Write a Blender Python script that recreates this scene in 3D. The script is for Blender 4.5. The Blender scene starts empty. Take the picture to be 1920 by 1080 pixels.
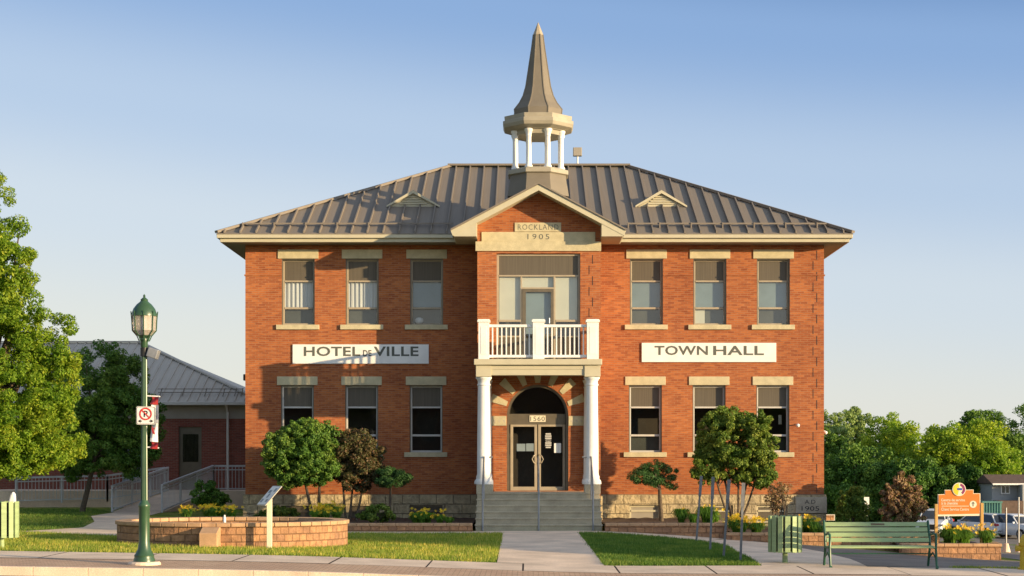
import bpy, math, random
import numpy as np
from mathutils import Vector, Matrix
R = math.radians
SC = bpy.context.scene
COL = SC.collection
# ------------------------------------------------------------------ camera
F = 3016.0; D = 52.0; EYE = 2.0; VX = 990.0; VY = 865.0     # focal length in photo pixels, distance to the facade, eye height, vanishing point
cam = bpy.data.cameras.new('camera'); camo = bpy.data.objects.new('camera', cam); COL.objects.link(camo)
camo.location = (0, -D, EYE); camo.rotation_euler = (R(90), 0, 0)
cam.sensor_width = 36; cam.lens = F / 1920 * 36
cam.shift_x = -(VX - 960) / 1920; cam.shift_y = (VY - 540) / 1920
cam.clip_end = 5000; cam.clip_start = 0.5
SC.camera = camo
# ------------------------------------------------------------------ light
TAN_AZ = 1.75; TAN_EL = 0.14
SKY0, SKY1 = 4.1, 21.0
az = math.atan(TAN_AZ); el = math.atan(TAN_EL)
sun_dir = Vector((math.sin(az) * math.cos(el), -math.cos(az) * math.cos(el), math.sin(el)))
w = bpy.data.worlds.new('World'); SC.world = w; w.use_nodes = True
nt = w.node_tree; nt.nodes.clear()
sky = nt.nodes.new('ShaderNodeTexSky'); sky.sky_type = 'NISHITA'; sky.sun_disc = False
sky.sun_elevation = el; sky.sun_rotation = math.atan2(sun_dir.x, sun_dir.y)
sky.altitude = 50; sky.air_density = 1.0; sky.dust_density = 0.6; sky.ozone_density = 2.0
bg = nt.nodes.new('ShaderNodeBackground'); bg.inputs[1].default_value = 0.15
out = nt.nodes.new('ShaderNodeOutputWorld')
# grade of the Nishita sky by elevation (clear evening air: pale horizon, blue above) and a brighter sky on the sun's side
def lin(c): return [((q/255+.055)/1.055)**2.4 if q > 10 else q/255/12.92 for q in c]
tcw = nt.nodes.new('ShaderNodeTexCoord'); spw = nt.nodes.new('ShaderNodeSeparateXYZ'); nt.links.new(tcw.outputs['Generated'], spw.inputs[0])
rw = nt.nodes.new('ShaderNodeValToRGB'); mad = nt.nodes.new('ShaderNodeMath'); mad.operation = 'MULTIPLY_ADD'; nt.links.new(spw.outputs[0], mad.inputs[0]); mad.inputs[1].default_value = .10; nt.links.new(spw.outputs[2], mad.inputs[2]); nt.links.new(mad.outputs[0], rw.inputs[0]); rw.color_ramp.interpolation = 'EASE'
SKYR = [(0,(231,227,214)),(.045,(223,224,220)),(.125,(208,218,229)),(.19,(183,202,227)),(.27,(139,171,216)),(.31,(114,149,199)),(.42,(118,146,190)),(1,(162,170,182))]
e = rw.color_ramp.elements
while len(e) < len(SKYR): e.new(.5)
for q, (p_, c_) in zip(e, SKYR): q.position = p_; q.color = (*lin(c_), 1)
dt = nt.nodes.new('ShaderNodeVectorMath'); dt.operation = 'DOT_PRODUCT'; nt.links.new(tcw.outputs['Generated'], dt.inputs[0])
dt.inputs[1].default_value = (math.sin(az), -math.cos(az), .0)
dmx = nt.nodes.new('ShaderNodeMath'); dmx.operation = 'MAXIMUM'; dmx.inputs[1].default_value = 0; nt.links.new(dt.outputs['Value'], dmx.inputs[0])
dpw = nt.nodes.new('ShaderNodeMath'); dpw.operation = 'POWER'; dpw.inputs[1].default_value = 2.5; nt.links.new(dmx.outputs[0], dpw.inputs[0])
mr = nt.nodes.new('ShaderNodeMapRange'); nt.links.new(dpw.outputs[0], mr.inputs[0])
mr.inputs[1].default_value = 0; mr.inputs[2].default_value = 1; mr.inputs[3].default_value = SKY0; mr.inputs[4].default_value = SKY1
def wmix(a, b, f, mode):
    n = nt.nodes.new('ShaderNodeMix'); n.data_type = 'RGBA'; n.blend_type = mode; n.inputs[0].default_value = f; n.clamp_result = False
    nt.links.new(a, n.inputs[6]); nt.links.new(b, n.inputs[7]); return n.outputs[2]
tint = nt.nodes.new('ShaderNodeMix'); tint.data_type = 'RGBA'; tint.blend_type = 'MIX'; nt.links.new(dt.outputs['Value'], tint.inputs[0])
tint.inputs[6].default_value = (1,1,1,1); tint.inputs[7].default_value = (1.15,.95,.72,1)
graded = wmix(wmix(rw.outputs[0], mr.outputs[0], 1.0, 'MULTIPLY'), tint.outputs[2], 1.0, 'MULTIPLY')
nt.links.new(wmix(graded, sky.outputs[0], .1, 'MIX'), bg.inputs[0]); nt.links.new(bg.outputs[0], out.inputs[0])
sl = bpy.data.lights.new('sun', 'SUN'); sl.energy = 5.0; sl.angle = R(0.5); sl.color = (1.0, 0.74, 0.42)
so = bpy.data.objects.new('sun', sl); COL.objects.link(so)
so.rotation_euler = sun_dir.to_track_quat('Z', 'Y').to_euler(); so.location = (60, -60, 30)
SC.view_settings.view_transform = 'Standard'; SC.view_settings.look = 'None'
SC.view_settings.exposure = 0.75; SC.view_settings.gamma = 1.0
SC.render.engine = 'CYCLES'

# ------------------------------------------------------------------ photo <-> world
def S(y): return F / (D + y)
def X(px, y): return (px - VX) / S(y)
def Z(py, y): return EYE - (py - VY) / S(y)

# ------------------------------------------------------------------ helpers
class MB:
    def __init__(s): s.v = []; s.f = []
    def quad(s, *p):
        n = len(s.v); s.v += [tuple(q) for q in p]; s.f.append(tuple(range(n, n + len(p))))
        return s
    def box(s, x0, x1, y0, y1, z0, z1):
        n = len(s.v)
        s.v += [(x0,y0,z0),(x1,y0,z0),(x1,y1,z0),(x0,y1,z0),(x0,y0,z1),(x1,y0,z1),(x1,y1,z1),(x0,y1,z1)]
        s.f += [tuple(n+i for i in q) for q in ((0,3,2,1),(4,5,6,7),(0,1,5,4),(1,2,6,5),(2,3,7,6),(3,0,4,7))]
        return s
    def hexa(s, p):     # 8 points, bottom ring then top ring
        n = len(s.v); s.v += [tuple(q) for q in p]
        s.f += [tuple(n+i for i in q) for q in ((0,3,2,1),(4,5,6,7),(0,1,5,4),(1,2,6,5),(2,3,7,6),(3,0,4,7))]
        return s
    def prism(s, pts, a, b, axis='y'):   # 2d polygon extruded along an axis
        n = len(s.v); k = len(pts)
        def mk(u, w_, t):
            return (u, t, w_) if axis == 'y' else ((t, u, w_) if axis == 'x' else (u, w_, t))
        s.v += [mk(u, w_, a) for u, w_ in pts] + [mk(u, w_, b) for u, w_ in pts]
        s.f.append(tuple(range(n, n+k))); s.f.append(tuple(range(n+2*k-1, n+k-1, -1)))
        for i in range(k):
            j = (i+1) % k
            s.f.append((n+i, n+k+i, n+k+j, n+j))
        return s
    def tube(s, path, r, n=8, cap=True):
        path = [Vector(p) for p in path]
        rr = r if isinstance(r, (list, tuple)) else [r]*len(path)
        base = len(s.v); 
        for i, p in enumerate(path):
            t = (path[min(i+1, len(path)-1)] - path[max(i-1, 0)])
            t = t.normalized() if t.length > 0 else Vector((0,0,1))
            a = Vector((1,0,0)) if abs(t.x) < .8 else Vector((0,1,0))
            u = t.cross(a).normalized(); v_ = t.cross(u)
            for k in range(n):
                q = p + (u*math.cos(2*math.pi*k/n) + v_*math.sin(2*math.pi*k/n))*rr[i]
                s.v.append(tuple(q))
        for i in range(len(path)-1):
            for k in range(n):
                a = base+i*n+k; b = base+i*n+(k+1) % n
                s.f.append((a, b, b+n, a+n))
        if cap:
            s.f.append(tuple(base+k for k in reversed(range(n)))); e = base+(len(path)-1)*n
            s.f.append(tuple(e+k for k in range(n)))
        return s
    def lathe(s, prof, cx=0, cy=0, n=24, rot=0.0):
        base = len(s.v)
        for r, z in prof:
            for k in range(n):
                a = rot + 2*math.pi*k/n
                s.v.append((cx+r*math.cos(a), cy+r*math.sin(a), z))
        for i in range(len(prof)-1):
            for k in range(n):
                a = base+i*n+k; b = base+i*n+(k+1) % n
                s.f.append((a, b, b+n, a+n))
        s.f.append(tuple(base+k for k in reversed(range(n)))); e = base+(len(prof)-1)*n
        s.f.append(tuple(e+k for k in range(n)))
        return s
    def beam(s, a, b, w_, h):    # rectangular bar from a to b (w across, h upward)
        a = Vector(a); b = Vector(b); t = (b-a).normalized()
        up = Vector((0,0,1))
        if abs(t.z) > .98: up = Vector((0,1,0))
        u = t.cross(up).normalized()*w_/2; v_ = u.cross(t).normalized()*h/2
        return s.hexa([a-u-v_, a+u-v_, b+u-v_, b-u-v_, a-u+v_, a+u+v_, b+u+v_, b-u+v_])
    def sphere(s, c, r, n=12, m=8, sc=(1,1,1)):
        base = len(s.v)
        for i in range(m+1):
            th = math.pi*i/m
            for k in range(n):
                ph = 2*math.pi*k/n
                s.v.append((c[0]+r*sc[0]*math.sin(th)*math.cos(ph), c[1]+r*sc[1]*math.sin(th)*math.sin(ph), c[2]+r*sc[2]*math.cos(th)))
        for i in range(m):
            for k in range(n):
                a = base+i*n+k; b = base+i*n+(k+1) % n
                s.f.append((a, a+n, b+n, b))
        return s
    def build(s, name, mat, parent=None, smooth=False, bevel=0.0, fixn=True):
        me = bpy.data.meshes.new(name)
        off = parent_world(parent)
        me.from_pydata([(a-off[0], b-off[1], c-off[2]) for a, b, c in s.v], [], s.f)
        me.validate()
        if fixn:
            import bmesh
            bm = bmesh.new(); bm.from_mesh(me); bmesh.ops.recalc_face_normals(bm, faces=bm.faces); bm.to_mesh(me); bm.free()
        me.materials.append(mat)
        o = bpy.data.objects.new(name, me); COL.objects.link(o)
        if parent: o.parent = parent
        if smooth:
            for p in me.polygons: p.use_smooth = True
            try: me.set_sharp_from_angle(angle=R(40))
            except Exception: pass
        if bevel:
            m = o.modifiers.new('bevel', 'BEVEL'); m.width = bevel; m.segments = 2; m.limit_method = 'ANGLE'
        return o
def parent_world(p):
    v = Vector((0,0,0))
    while p is not None:
        v += Vector(p.location); p = p.parent
    return v
def tag(o, label=None, cat=None, group=None, kind=None):
    if label: o['label'] = label
    if cat: o['category'] = cat
    if group: o['group'] = group
    if kind: o['kind'] = kind
    return o
def thing(name, label, cat, loc=(0,0,0), group=None):
    o = bpy.data.objects.new(name, None); COL.objects.link(o); o.location = loc; o.empty_display_size = .2
    return tag(o, label, cat, group)
def copy_tree(o, loc=None, rotz=None, parent=None, label=None, scale=None):
    c = o.copy(); COL.objects.link(c)
    if parent: c.parent = parent
    if loc is not None: c.location = loc
    if rotz is not None: c.rotation_euler.z = rotz
    if scale: c.scale = scale
    if label: c['label'] = label
    for ch in [q for q in bpy.data.objects if q.parent == o and q != c]: copy_tree(ch, parent=c)
    return c
def text_mb(txt, x0, x1, z0, z1, y, depth=.01, bold=0.0, spacing=1.0):
    cu = bpy.data.curves.new('txt', 'FONT'); cu.body = txt; cu.size = 1; cu.extrude = 0; cu.offset = bold; cu.space_character = spacing
    cu.resolution_u = 3
    o = bpy.data.objects.new('txt', cu); COL.objects.link(o)
    bpy.context.view_layer.update()
    dg = bpy.context.evaluated_depsgraph_get()
    me = bpy.data.meshes.new_from_object(o.evaluated_get(dg))
    vs = [v.co.copy() for v in me.vertices]
    mx0 = min(v.x for v in vs); mx1 = max(v.x for v in vs); my0 = min(v.y for v in vs); my1 = max(v.y for v in vs)
    mb = MB()
    V = [(x0+(v.x-mx0)/(mx1-mx0)*(x1-x0), y, z0+(v.y-my0)/(my1-my0)*(z1-z0)) for v in vs]
    n = len(V); mb.v = V; mb.f = [tuple(p.vertices) for p in me.polygons]
    bpy.data.objects.remove(o); bpy.data.curves.remove(cu); bpy.data.meshes.remove(me)
    return mb

# ------------------------------------------------------------------ materials
def newmat(name):
    m = bpy.data.materials.new(name); m.use_nodes = True
    t = m.node_tree; p = t.nodes['Principled BSDF']
    return m, t, p
def N(t, typ, **kw):
    n = t.nodes.new(typ)
    for k, v in kw.items():
        if k.startswith('i_'):
            n.inputs[k[2:].replace('_', ' ')].default_value = v
        else: setattr(n, k, v)
    return n
def mix(t, a, b, fac, blend='MIX'):
    n = t.nodes.new('ShaderNodeMix'); n.data_type = 'RGBA'; n.blend_type = blend
    for sock, val in ((n.inputs[0], fac), (n.inputs[6], a), (n.inputs[7], b)):
        if hasattr(val, 'is_output'): t.links.new(val, sock)
        elif isinstance(val, (int, float)): sock.default_value = val
        else: sock.default_value = (*val[:3], 1)
    return n.outputs[2]
def ramp(t, fac, stops):
    n = t.nodes.new('ShaderNodeValToRGB'); t.links.new(fac, n.inputs[0])
    e = n.color_ramp.elements
    while len(e) < len(stops): e.new(.5)
    for q, (p, c) in zip(e, stops):
        q.position = p; q.color = (*(c if hasattr(c, '__len__') else (c, c, c)), 1)
    return n.outputs[0]
def coords(t, scale=(1,1,1), kind='Object'):
    tc = t.nodes.new('ShaderNodeTexCoord'); mp = t.nodes.new('ShaderNodeMapping')
    mp.inputs['Scale'].default_value = scale; t.links.new(tc.outputs[kind], mp.inputs[0]); return mp.outputs[0]
def bump(t, p, h, strength=.3, dist=.02):
    b = t.nodes.new('ShaderNodeBump'); b.inputs['Strength'].default_value = strength; b.inputs['Distance'].default_value = dist
    t.links.new(h, b.inputs['Height']); t.links.new(b.outputs[0], p.inputs['Normal'])
def simple(name, col, rough=.6, var=.18, scale=6, metal=0.0, bmp=0.0, spec=.4, stretch=(1,1,1), fine=0.0):
    m, t, p = newmat(name)
    nz = N(t, 'ShaderNodeTexNoise'); nz.inputs['Scale'].default_value = scale; nz.inputs['Detail'].default_value = 6
    t.links.new(coords(t, stretch), nz.inputs['Vector'])
    c = ramp(t, nz.outputs[0], [(.3, [q*(1-var) for q in col]), (.7, [min(1, q*(1+var)) for q in col])])
    if fine:
        n2 = N(t, 'ShaderNodeTexNoise'); n2.inputs['Scale'].default_value = 60; n2.inputs['Detail'].default_value = 4
        t.links.new(coords(t), n2.inputs['Vector'])
        c = mix(t, c, ramp(t, n2.outputs[0], [(.3, 1-fine), (.7, 1+fine)]), 1.0, 'MULTIPLY')
    t.links.new(c, p.inputs['Base Color'])
    p.inputs['Roughness'].default_value = rough; p.inputs['Metallic'].default_value = metal
    p.inputs['Specular IOR Level'].default_value = spec
    if bmp: bump(t, p, nz.outputs[0], bmp, .02)
    return m
def brick_mat(name, c1, c2, mortar, bw=.215, bh=.0675, mort=.009, streak=.21, bmp=.25, plan=False):
    m, t, p = newmat(name)
    tc = t.nodes.new('ShaderNodeTexCoord'); sp = t.nodes.new('ShaderNodeSeparateXYZ'); t.links.new(tc.outputs['Object'], sp.inputs[0])
    ad = N(t, 'ShaderNodeMath', operation='ADD'); cb = t.nodes.new('ShaderNodeCombineXYZ')
    if plan:
        t.links.new(sp.outputs[0], cb.inputs[0]); t.links.new(sp.outputs[1], cb.inputs[1])
    else:
        t.links.new(sp.outputs[0], ad.inputs[0]); t.links.new(sp.outputs[1], ad.inputs[1])
        t.links.new(ad.outputs[0], cb.inputs[0]); t.links.new(sp.outputs[2], cb.inputs[1])
    br = t.nodes.new('ShaderNodeTexBrick'); t.links.new(cb.outputs[0], br.inputs['Vector'])
    br.inputs['Scale'].default_value = 1; br.inputs['Brick Width'].default_value = bw; br.inputs['Row Height'].default_value = bh
    br.inputs['Mortar Size'].default_value = mort; br.inputs['Mortar Smooth'].default_value = .2; br.inputs['Bias'].default_value = -.1
    br.inputs['Color1'].default_value = (*c1, 1); br.inputs['Color2'].default_value = (*c2, 1); br.inputs['Mortar'].default_value = (*mortar, 1)
    mp = t.nodes.new('ShaderNodeMapping'); mp.inputs['Scale'].default_value = (1.0, 5.5, 1); t.links.new(cb.outputs[0], mp.inputs[0])
    nz = N(t, 'ShaderNodeTexNoise'); nz.inputs['Scale'].default_value = 3.2; nz.inputs['Detail'].default_value = 5; nz.inputs['Roughness'].default_value = .6
    t.links.new(mp.outputs[0], nz.inputs['Vector'])
    st = ramp(t, nz.outputs[0], [(.34, (1-streak*1.1, 1-streak*1.3, 1-streak*1.3)), (.5, (1, 1, 1)), (.66, (1+streak*.35, 1+streak*.75, 1+streak*.8))])
    n2 = N(t, 'ShaderNodeTexNoise'); n2.inputs['Scale'].default_value = .45; n2.inputs['Detail'].default_value = 4; t.links.new(cb.outputs[0], n2.inputs['Vector'])
    s2 = ramp(t, n2.outputs[0], [(.3, (.80,.76,.78)), (.7, (1.08,1.1,1.08))])
    c = mix(t, mix(t, br.outputs[0], st, 1.0, 'MULTIPLY'), s2, 1.0, 'MULTIPLY')
    t.links.new(c, p.inputs['Base Color']); p.inputs['Roughness'].default_value = .85; p.inputs['Specular IOR Level'].default_value = .2
    if bmp: bump(t, p, br.outputs['Fac'], -bmp, .006)
    return m
def stone_mat(name, c1, c2, bw=.7, bh=.3, bmp=.9):
    m, t, p = newmat(name)
    tc = t.nodes.new('ShaderNodeTexCoord'); sp = t.nodes.new('ShaderNodeSeparateXYZ'); t.links.new(tc.outputs['Object'], sp.inputs[0])
    ad = N(t, 'ShaderNodeMath', operation='ADD'); cb = t.nodes.new('ShaderNodeCombineXYZ')
    t.links.new(sp.outputs[0], ad.inputs[0]); t.links.new(sp.outputs[1], ad.inputs[1]); t.links.new(ad.outputs[0], cb.inputs[0]); t.links.new(sp.outputs[2], cb.inputs[1])
    br = t.nodes.new('ShaderNodeTexBrick'); t.links.new(cb.outputs[0], br.inputs['Vector'])
    br.inputs['Scale'].default_value = 1; br.inputs['Brick Width'].default_value = bw; br.inputs['Row Height'].default_value = bh
    br.inputs['Mortar Size'].default_value = .014; br.inputs['Mortar Smooth'].default_value = .6
    br.inputs['Color1'].default_value = (*c1, 1); br.inputs['Color2'].default_value = (*c2, 1); br.inputs['Mortar'].default_value = (*[q*.6 for q in c1], 1)
    nz = N(t, 'ShaderNodeTexNoise'); nz.inputs['Scale'].default_value = 6; nz.inputs['Detail'].default_value = 8; nz.inputs['Roughness'].default_value = .6
    t.links.new(tc.outputs['Object'], nz.inputs['Vector'])
    c = mix(t, br.outputs[0], ramp(t, nz.outputs[0], [(.3, .7), (.7, 1.25)]), 1.0, 'MULTIPLY')
    t.links.new(c, p.inputs['Base Color']); p.inputs['Roughness'].default_value = .9
    mm = N(t, 'ShaderNodeMath', operation='SUBTRACT'); t.links.new(nz.outputs[0], mm.inputs[0]); t.links.new(br.outputs['Fac'], mm.inputs[1])
    bump(t, p, mm.outputs[0], bmp, .06)
    return m
def leaf_mat(name, c1, c2, c3=None, trans=.3, patch=0):
    m, t, p = newmat(name)
    g = t.nodes.new('ShaderNodeNewGeometry')
    c = ramp(t, g.outputs['Random Per Island'], [(0, c1), (.6, c2), (1, c3 or c2)])
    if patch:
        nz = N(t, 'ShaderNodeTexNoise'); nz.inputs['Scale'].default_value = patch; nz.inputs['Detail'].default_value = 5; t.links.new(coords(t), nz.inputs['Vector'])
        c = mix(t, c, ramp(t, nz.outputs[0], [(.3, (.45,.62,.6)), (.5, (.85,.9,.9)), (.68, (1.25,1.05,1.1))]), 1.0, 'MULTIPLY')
    t.links.new(c, p.inputs['Base Color']); p.inputs['Roughness'].default_value = .55; p.inputs['Specular IOR Level'].default_value = .25
    tr = t.nodes.new('ShaderNodeBsdfTranslucent'); t.links.new(mix(t, c, (1.0, 1.15, .5), 1.0, 'MULTIPLY'), tr.inputs[0])
    mx = t.nodes.new('ShaderNodeMixShader'); mx.inputs[0].default_value = trans
    o = t.nodes['Material Output']
    t.links.new(p.outputs[0], mx.inputs[1]); t.links.new(tr.outputs[0], mx.inputs[2]); t.links.new(mx.outputs[0], o.inputs[0])
    return m
def glass_mat(name, refl=.16, tint=(.8,.85,.85), rough=.02):
    m, t, p = newmat(name); t.nodes.remove(p)
    gl = t.nodes.new('ShaderNodeBsdfGlossy'); gl.inputs['Roughness'].default_value = rough; gl.inputs[0].default_value = (.9,.93,.95,1)
    tr = t.nodes.new('ShaderNodeBsdfTransparent'); tr.inputs[0].default_value = (*tint, 1)
    nz = N(t, 'ShaderNodeTexNoise'); nz.inputs['Scale'].default_value = 1.2; t.links.new(coords(t), nz.inputs['Vector'])
    b = t.nodes.new('ShaderNodeBump'); b.inputs['Strength'].default_value = .08; b.inputs['Distance'].default_value = .05
    t.links.new(nz.outputs[0], b.inputs['Height']); t.links.new(b.outputs[0], gl.inputs['Normal'])
    mx = t.nodes.new('ShaderNodeMixShader'); mx.inputs[0].default_value = refl
    t.links.new(tr.outputs[0], mx.inputs[1]); t.links.new(gl.outputs[0], mx.inputs[2]); t.links.new(mx.outputs[0], t.nodes['Material Output'].inputs[0])
    return m
M = {}
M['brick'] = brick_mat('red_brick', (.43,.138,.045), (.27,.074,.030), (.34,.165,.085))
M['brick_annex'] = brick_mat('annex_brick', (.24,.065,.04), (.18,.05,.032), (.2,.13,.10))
M['brick_far'] = brick_mat('opposite_brick', (.30,.12,.07), (.24,.10,.06), (.3,.22,.17))
M['stone_trim'] = simple('limestone', (.49,.43,.27), .8, .12, 5, fine=.12, bmp=.1)
M['stone_found'] = stone_mat('rock_faced_stone', (.47,.38,.225), (.38,.31,.19), .55, .31, 1.2)
M['stone_dark'] = simple('grey_limestone', (.42,.37,.28), .9, .15, 4, fine=.15)
M['roof'] = simple('metal_roof', (.20,.172,.14), .62, .06, 1.2, metal=.0, spec=.2, stretch=(14,.4,.4))
M['spire'] = simple('spire_metal', (.18,.157,.122), .6, .08, 2, spec=.2)
M['cupola_trim'] = simple('cupola_trim', (.34,.305,.23), .6, .12, 3)
M['stake'] = simple('stake_steel', (.17,.175,.18), .6, .2, 8)
M['roof_blue'] = simple('galvanized_roof', (.43,.39,.33), .75, .08, 1.5, metal=.0, stretch=(12,.5,.5))
M['trim'] = simple('beige_trim', (.48,.44,.31), .55, .05, 3)
M['soffit'] = simple('soffit_grey', (.30,.27,.22), .7, .06, 3)
M['white'] = simple('white_paint', (.77,.76,.72), .55, .07, 2.5, fine=.05)
M['bronze'] = simple('bronze_frame', (.15,.125,.085), .4, .1, 5, metal=.3)
M['tanframe'] = simple('tan_frame', (.36,.30,.21), .45, .08, 5)
M['paleframe'] = simple('pale_frame', (.52,.50,.45), .45, .05, 5)
M['panel'] = simple('window_panel', (.105,.088,.062), .6, .18, 1.0, stretch=(40,40,.5))
M['glass'] = glass_mat('window_glass', .07)
M['glass_dark'] = glass_mat('dark_glass', .04, (.58,.60,.58))
M['curtain'] = simple('white_curtain', (.55,.53,.52), .9, .25, 1.0, stretch=(16,16,.4))
M['blind'] = simple('pale_blind', (.20,.25,.27), .8, .1, 2)  # blue-grey of reflected sky, put into the panel colour
M['blind_warm'] = simple('cream_blind', (.62,.58,.47), .8, .05, 2)
M['interior'] = simple('room_dark', (.12,.10,.085), .9, .1, 2)
M['room_grey'] = simple('room_grey', (.09,.09,.075), .9, .2, 2)
M['concrete'] = simple('concrete', (.72,.56,.41), .9, .19, 1.1, fine=.2, bmp=.15)
M['step'] = simple('step_concrete', (.43,.37,.255), .92, .14, 3, fine=.3, bmp=.2)
M['asphalt'] = simple('asphalt', (.19,.16,.13), .92, .25, .9, fine=.3, bmp=.2)
M['pavers'] = brick_mat('brick_pavers', (.68,.45,.29), (.58,.39,.26), (.28,.20,.13), .2, .1, .008, .25, .3, plan=True)
M['planter'] = stone_mat('retaining_block', (.45,.235,.11), (.29,.155,.085), .25, .165, .8)
M['planter_cap'] = simple('coping_block', (.47,.29,.16), .9, .18, 4, fine=.15)
M['soil'] = simple('mulch_soil', (.07,.045,.03), .95, .4, 8, bmp=.8, fine=.4)
M['green_paint'] = simple('green_paint', (.03,.078,.035), .35, .15, 4, spec=.6)
M['green_slat'] = simple('pale_green_slat', (.30,.40,.19), .55, .14, 2.5, stretch=(1,1,6))
M['green_dark'] = simple('dark_green_iron', (.02,.09,.05), .4, .2, 10)
M['bark'] = simple('bark', (.10,.075,.05), .95, .35, 12, bmp=.8)
M['steel'] = simple('galvanised_steel', (.30,.31,.32), .45, .15, 6, metal=.5)
M['grey_paint'] = simple('grey_metal_rail', (.52,.52,.51), .5, .1, 4)
M['black'] = simple('black_plastic', (.02,.02,.02), .45, .1, 4)
M['letter'] = simple('sign_letters', (.10,.105,.085), .6, .05, 4)
M['red'] = simple('sign_red', (.55,.04,.03), .5, .05, 4)
M['banner_red'] = simple('banner_red', (.36,.03,.035), .7, .1, 4)
M['orange'] = simple('sign_orange', (.62,.19,.025), .5, .05, 3)
M['cream'] = simple('sign_cream', (.75,.68,.50), .5, .05, 3)
M['wood'] = simple('pine_post', (.55,.32,.09), .7, .2, 4, stretch=(3,3,.5))
M['yellow'] = simple('hydrant_yellow', (.62,.42,.03), .45, .1, 5)
M['flower'] = leaf_mat('daylily_petals', (.80,.50,.02), (.88,.66,.03), (.80,.34,.02), .25)
M['lily_leaf'] = leaf_mat('daylily_leaves', (0.075,0.180,0.018), (0.135,0.285,0.030), (0.195,0.330,0.045), .3)
M['car_white'] = simple('white_car_paint', (.62,.64,.66), .25, .02, 2, spec=.6)
M['car_glass'] = simple('car_glass', (.03,.035,.04), .12, .02, 2, spec=.8)
M['tyre'] = simple('tyre_rubber', (.02,.02,.02), .85, .1, 5)
M['grey_siding'] = simple('grey_siding', (.33,.34,.33), .8, .06, 3, stretch=(.2,.2,8))
M['brown_roof'] = simple('brown_shingles', (.12,.08,.06), .9, .2, 5)

# ------------------------------------------------------------------ terrain
CP = [(-5.1,-6.3,0),(0,-6,0),(2.2,-6.2,0),(-4.6,-11,-.02),(-13.3,-11.5,.12),(-16,5,.2),(-16,12,.2),(-25,5,.25),(-9.5,0,.15),
      (-11.1,-18.4,.118),(-4.3,-18.4,-.0),(-.6,-18.4,-.127),(1.6,-18.4,-.19),(5,-18.4,-.19),(9.9,-18.4,-.25),(16,-18.4,-.33),
      (-9,-22.6,.07),(-3.9,-22.6,-.02),(1.5,-22.6,-.2),(10,-22.6,-.3),(16,-22.6,-.4),(-20,-18.4,.28),(-20,-22.6,.25),
      (0,-12,-.06),(4,-12,-.12),(-8,-14,.06),
      (5.7,-6.2,-.215),(8.5,-7.5,-.375),(12.7,-9,-.66),(12,-14,-.42),(7,-12,-.28),(10,0,-.5),(14,0,-.9),(18,10,-1.5),(30,40,-3.0),(34,68,-3.3),(45,70,-3.3),(40,90,-3.3),(60,80,-3.5),
      (25,-5,-.9),(30,-20,-.8),(0,12,-.3),(0,30,-1),(0,80,-3),(-30,30,0),(-40,80,0),(-40,-5,.4),(-40,-22,.5),(60,-22,-1.2),(60,20,-2.5)]
_c = np.array(CP, float); _n = len(_c)
def _U(r2): return np.where(r2 > 0, r2*np.log(r2+1e-12)*.5, 0)
_A = np.zeros((_n+3, _n+3)); _d2 = (_c[:,None,0]-_c[None,:,0])**2+(_c[:,None,1]-_c[None,:,1])**2
_A[:_n,:_n] = _U(_d2)+np.eye(_n)*.3; _A[:_n,_n] = 1; _A[:_n,_n+1:] = _c[:,:2]; _A[_n,:_n] = 1; _A[_n+1:,:_n] = _c[:,:2].T
_w = np.linalg.solve(_A, np.concatenate([_c[:,2], [0,0,0]]))
def H(x, y):
    x = np.clip(np.asarray(x, float), -40, 60); y = np.clip(np.asarray(y, float), -23, 90)
    r2 = (x[...,None]-_c[:,0])**2+(y[...,None]-_c[:,1])**2
    return _U(r2)@_w[:_n]+_w[_n]+_w[_n+1]*x+_w[_n+2]*y
def h(x, y): return float(H(x, y))
def grid_axis(spans):
    a = []
    for s0, s1, st in spans: a += list(np.arange(s0, s1, st))
    a.append(spans[-1][1]); return np.array(a)
def mesh_np(name, V, Fq, mat, parent=None, smooth=False):
    me = bpy.data.meshes.new(name); nv = len(V); nf, k = Fq.shape
    if parent is not None: V = V - np.array(parent_world(parent))
    me.vertices.add(nv); me.vertices.foreach_set('co', V.astype(np.float32).ravel())
    me.loops.add(nf*k); me.loops.foreach_set('vertex_index', Fq.astype(np.int32).ravel())
    me.polygons.add(nf); me.polygons.foreach_set('loop_start', np.arange(0, nf*k, k, dtype=np.int32))
    try: me.polygons.foreach_set('loop_total', np.full(nf, k, dtype=np.int32))
    except Exception: pass
    if smooth: me.polygons.foreach_set('use_smooth', np.ones(nf, dtype=bool))
    me.update(calc_edges=True); me.validate(); me.materials.append(mat)
    o = bpy.data.objects.new(name, me); COL.objects.link(o)
    if parent is not None: o.parent = parent
    return o
def gridmesh(name, gx, gy, zf, mat):
    Xg, Yg = np.meshgrid(gx, gy); Zg = zf(Xg, Yg); V = np.stack([Xg, Yg, Zg], -1).reshape(-1, 3)
    nx = len(gx); ny = len(gy); i = (np.arange(ny-1)[:,None]*nx+np.arange(nx-1)[None,:]).ravel()
    return mesh_np(name, V, np.stack([i, i+1, i+nx+1, i+nx], 1), mat, smooth=True)
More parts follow.
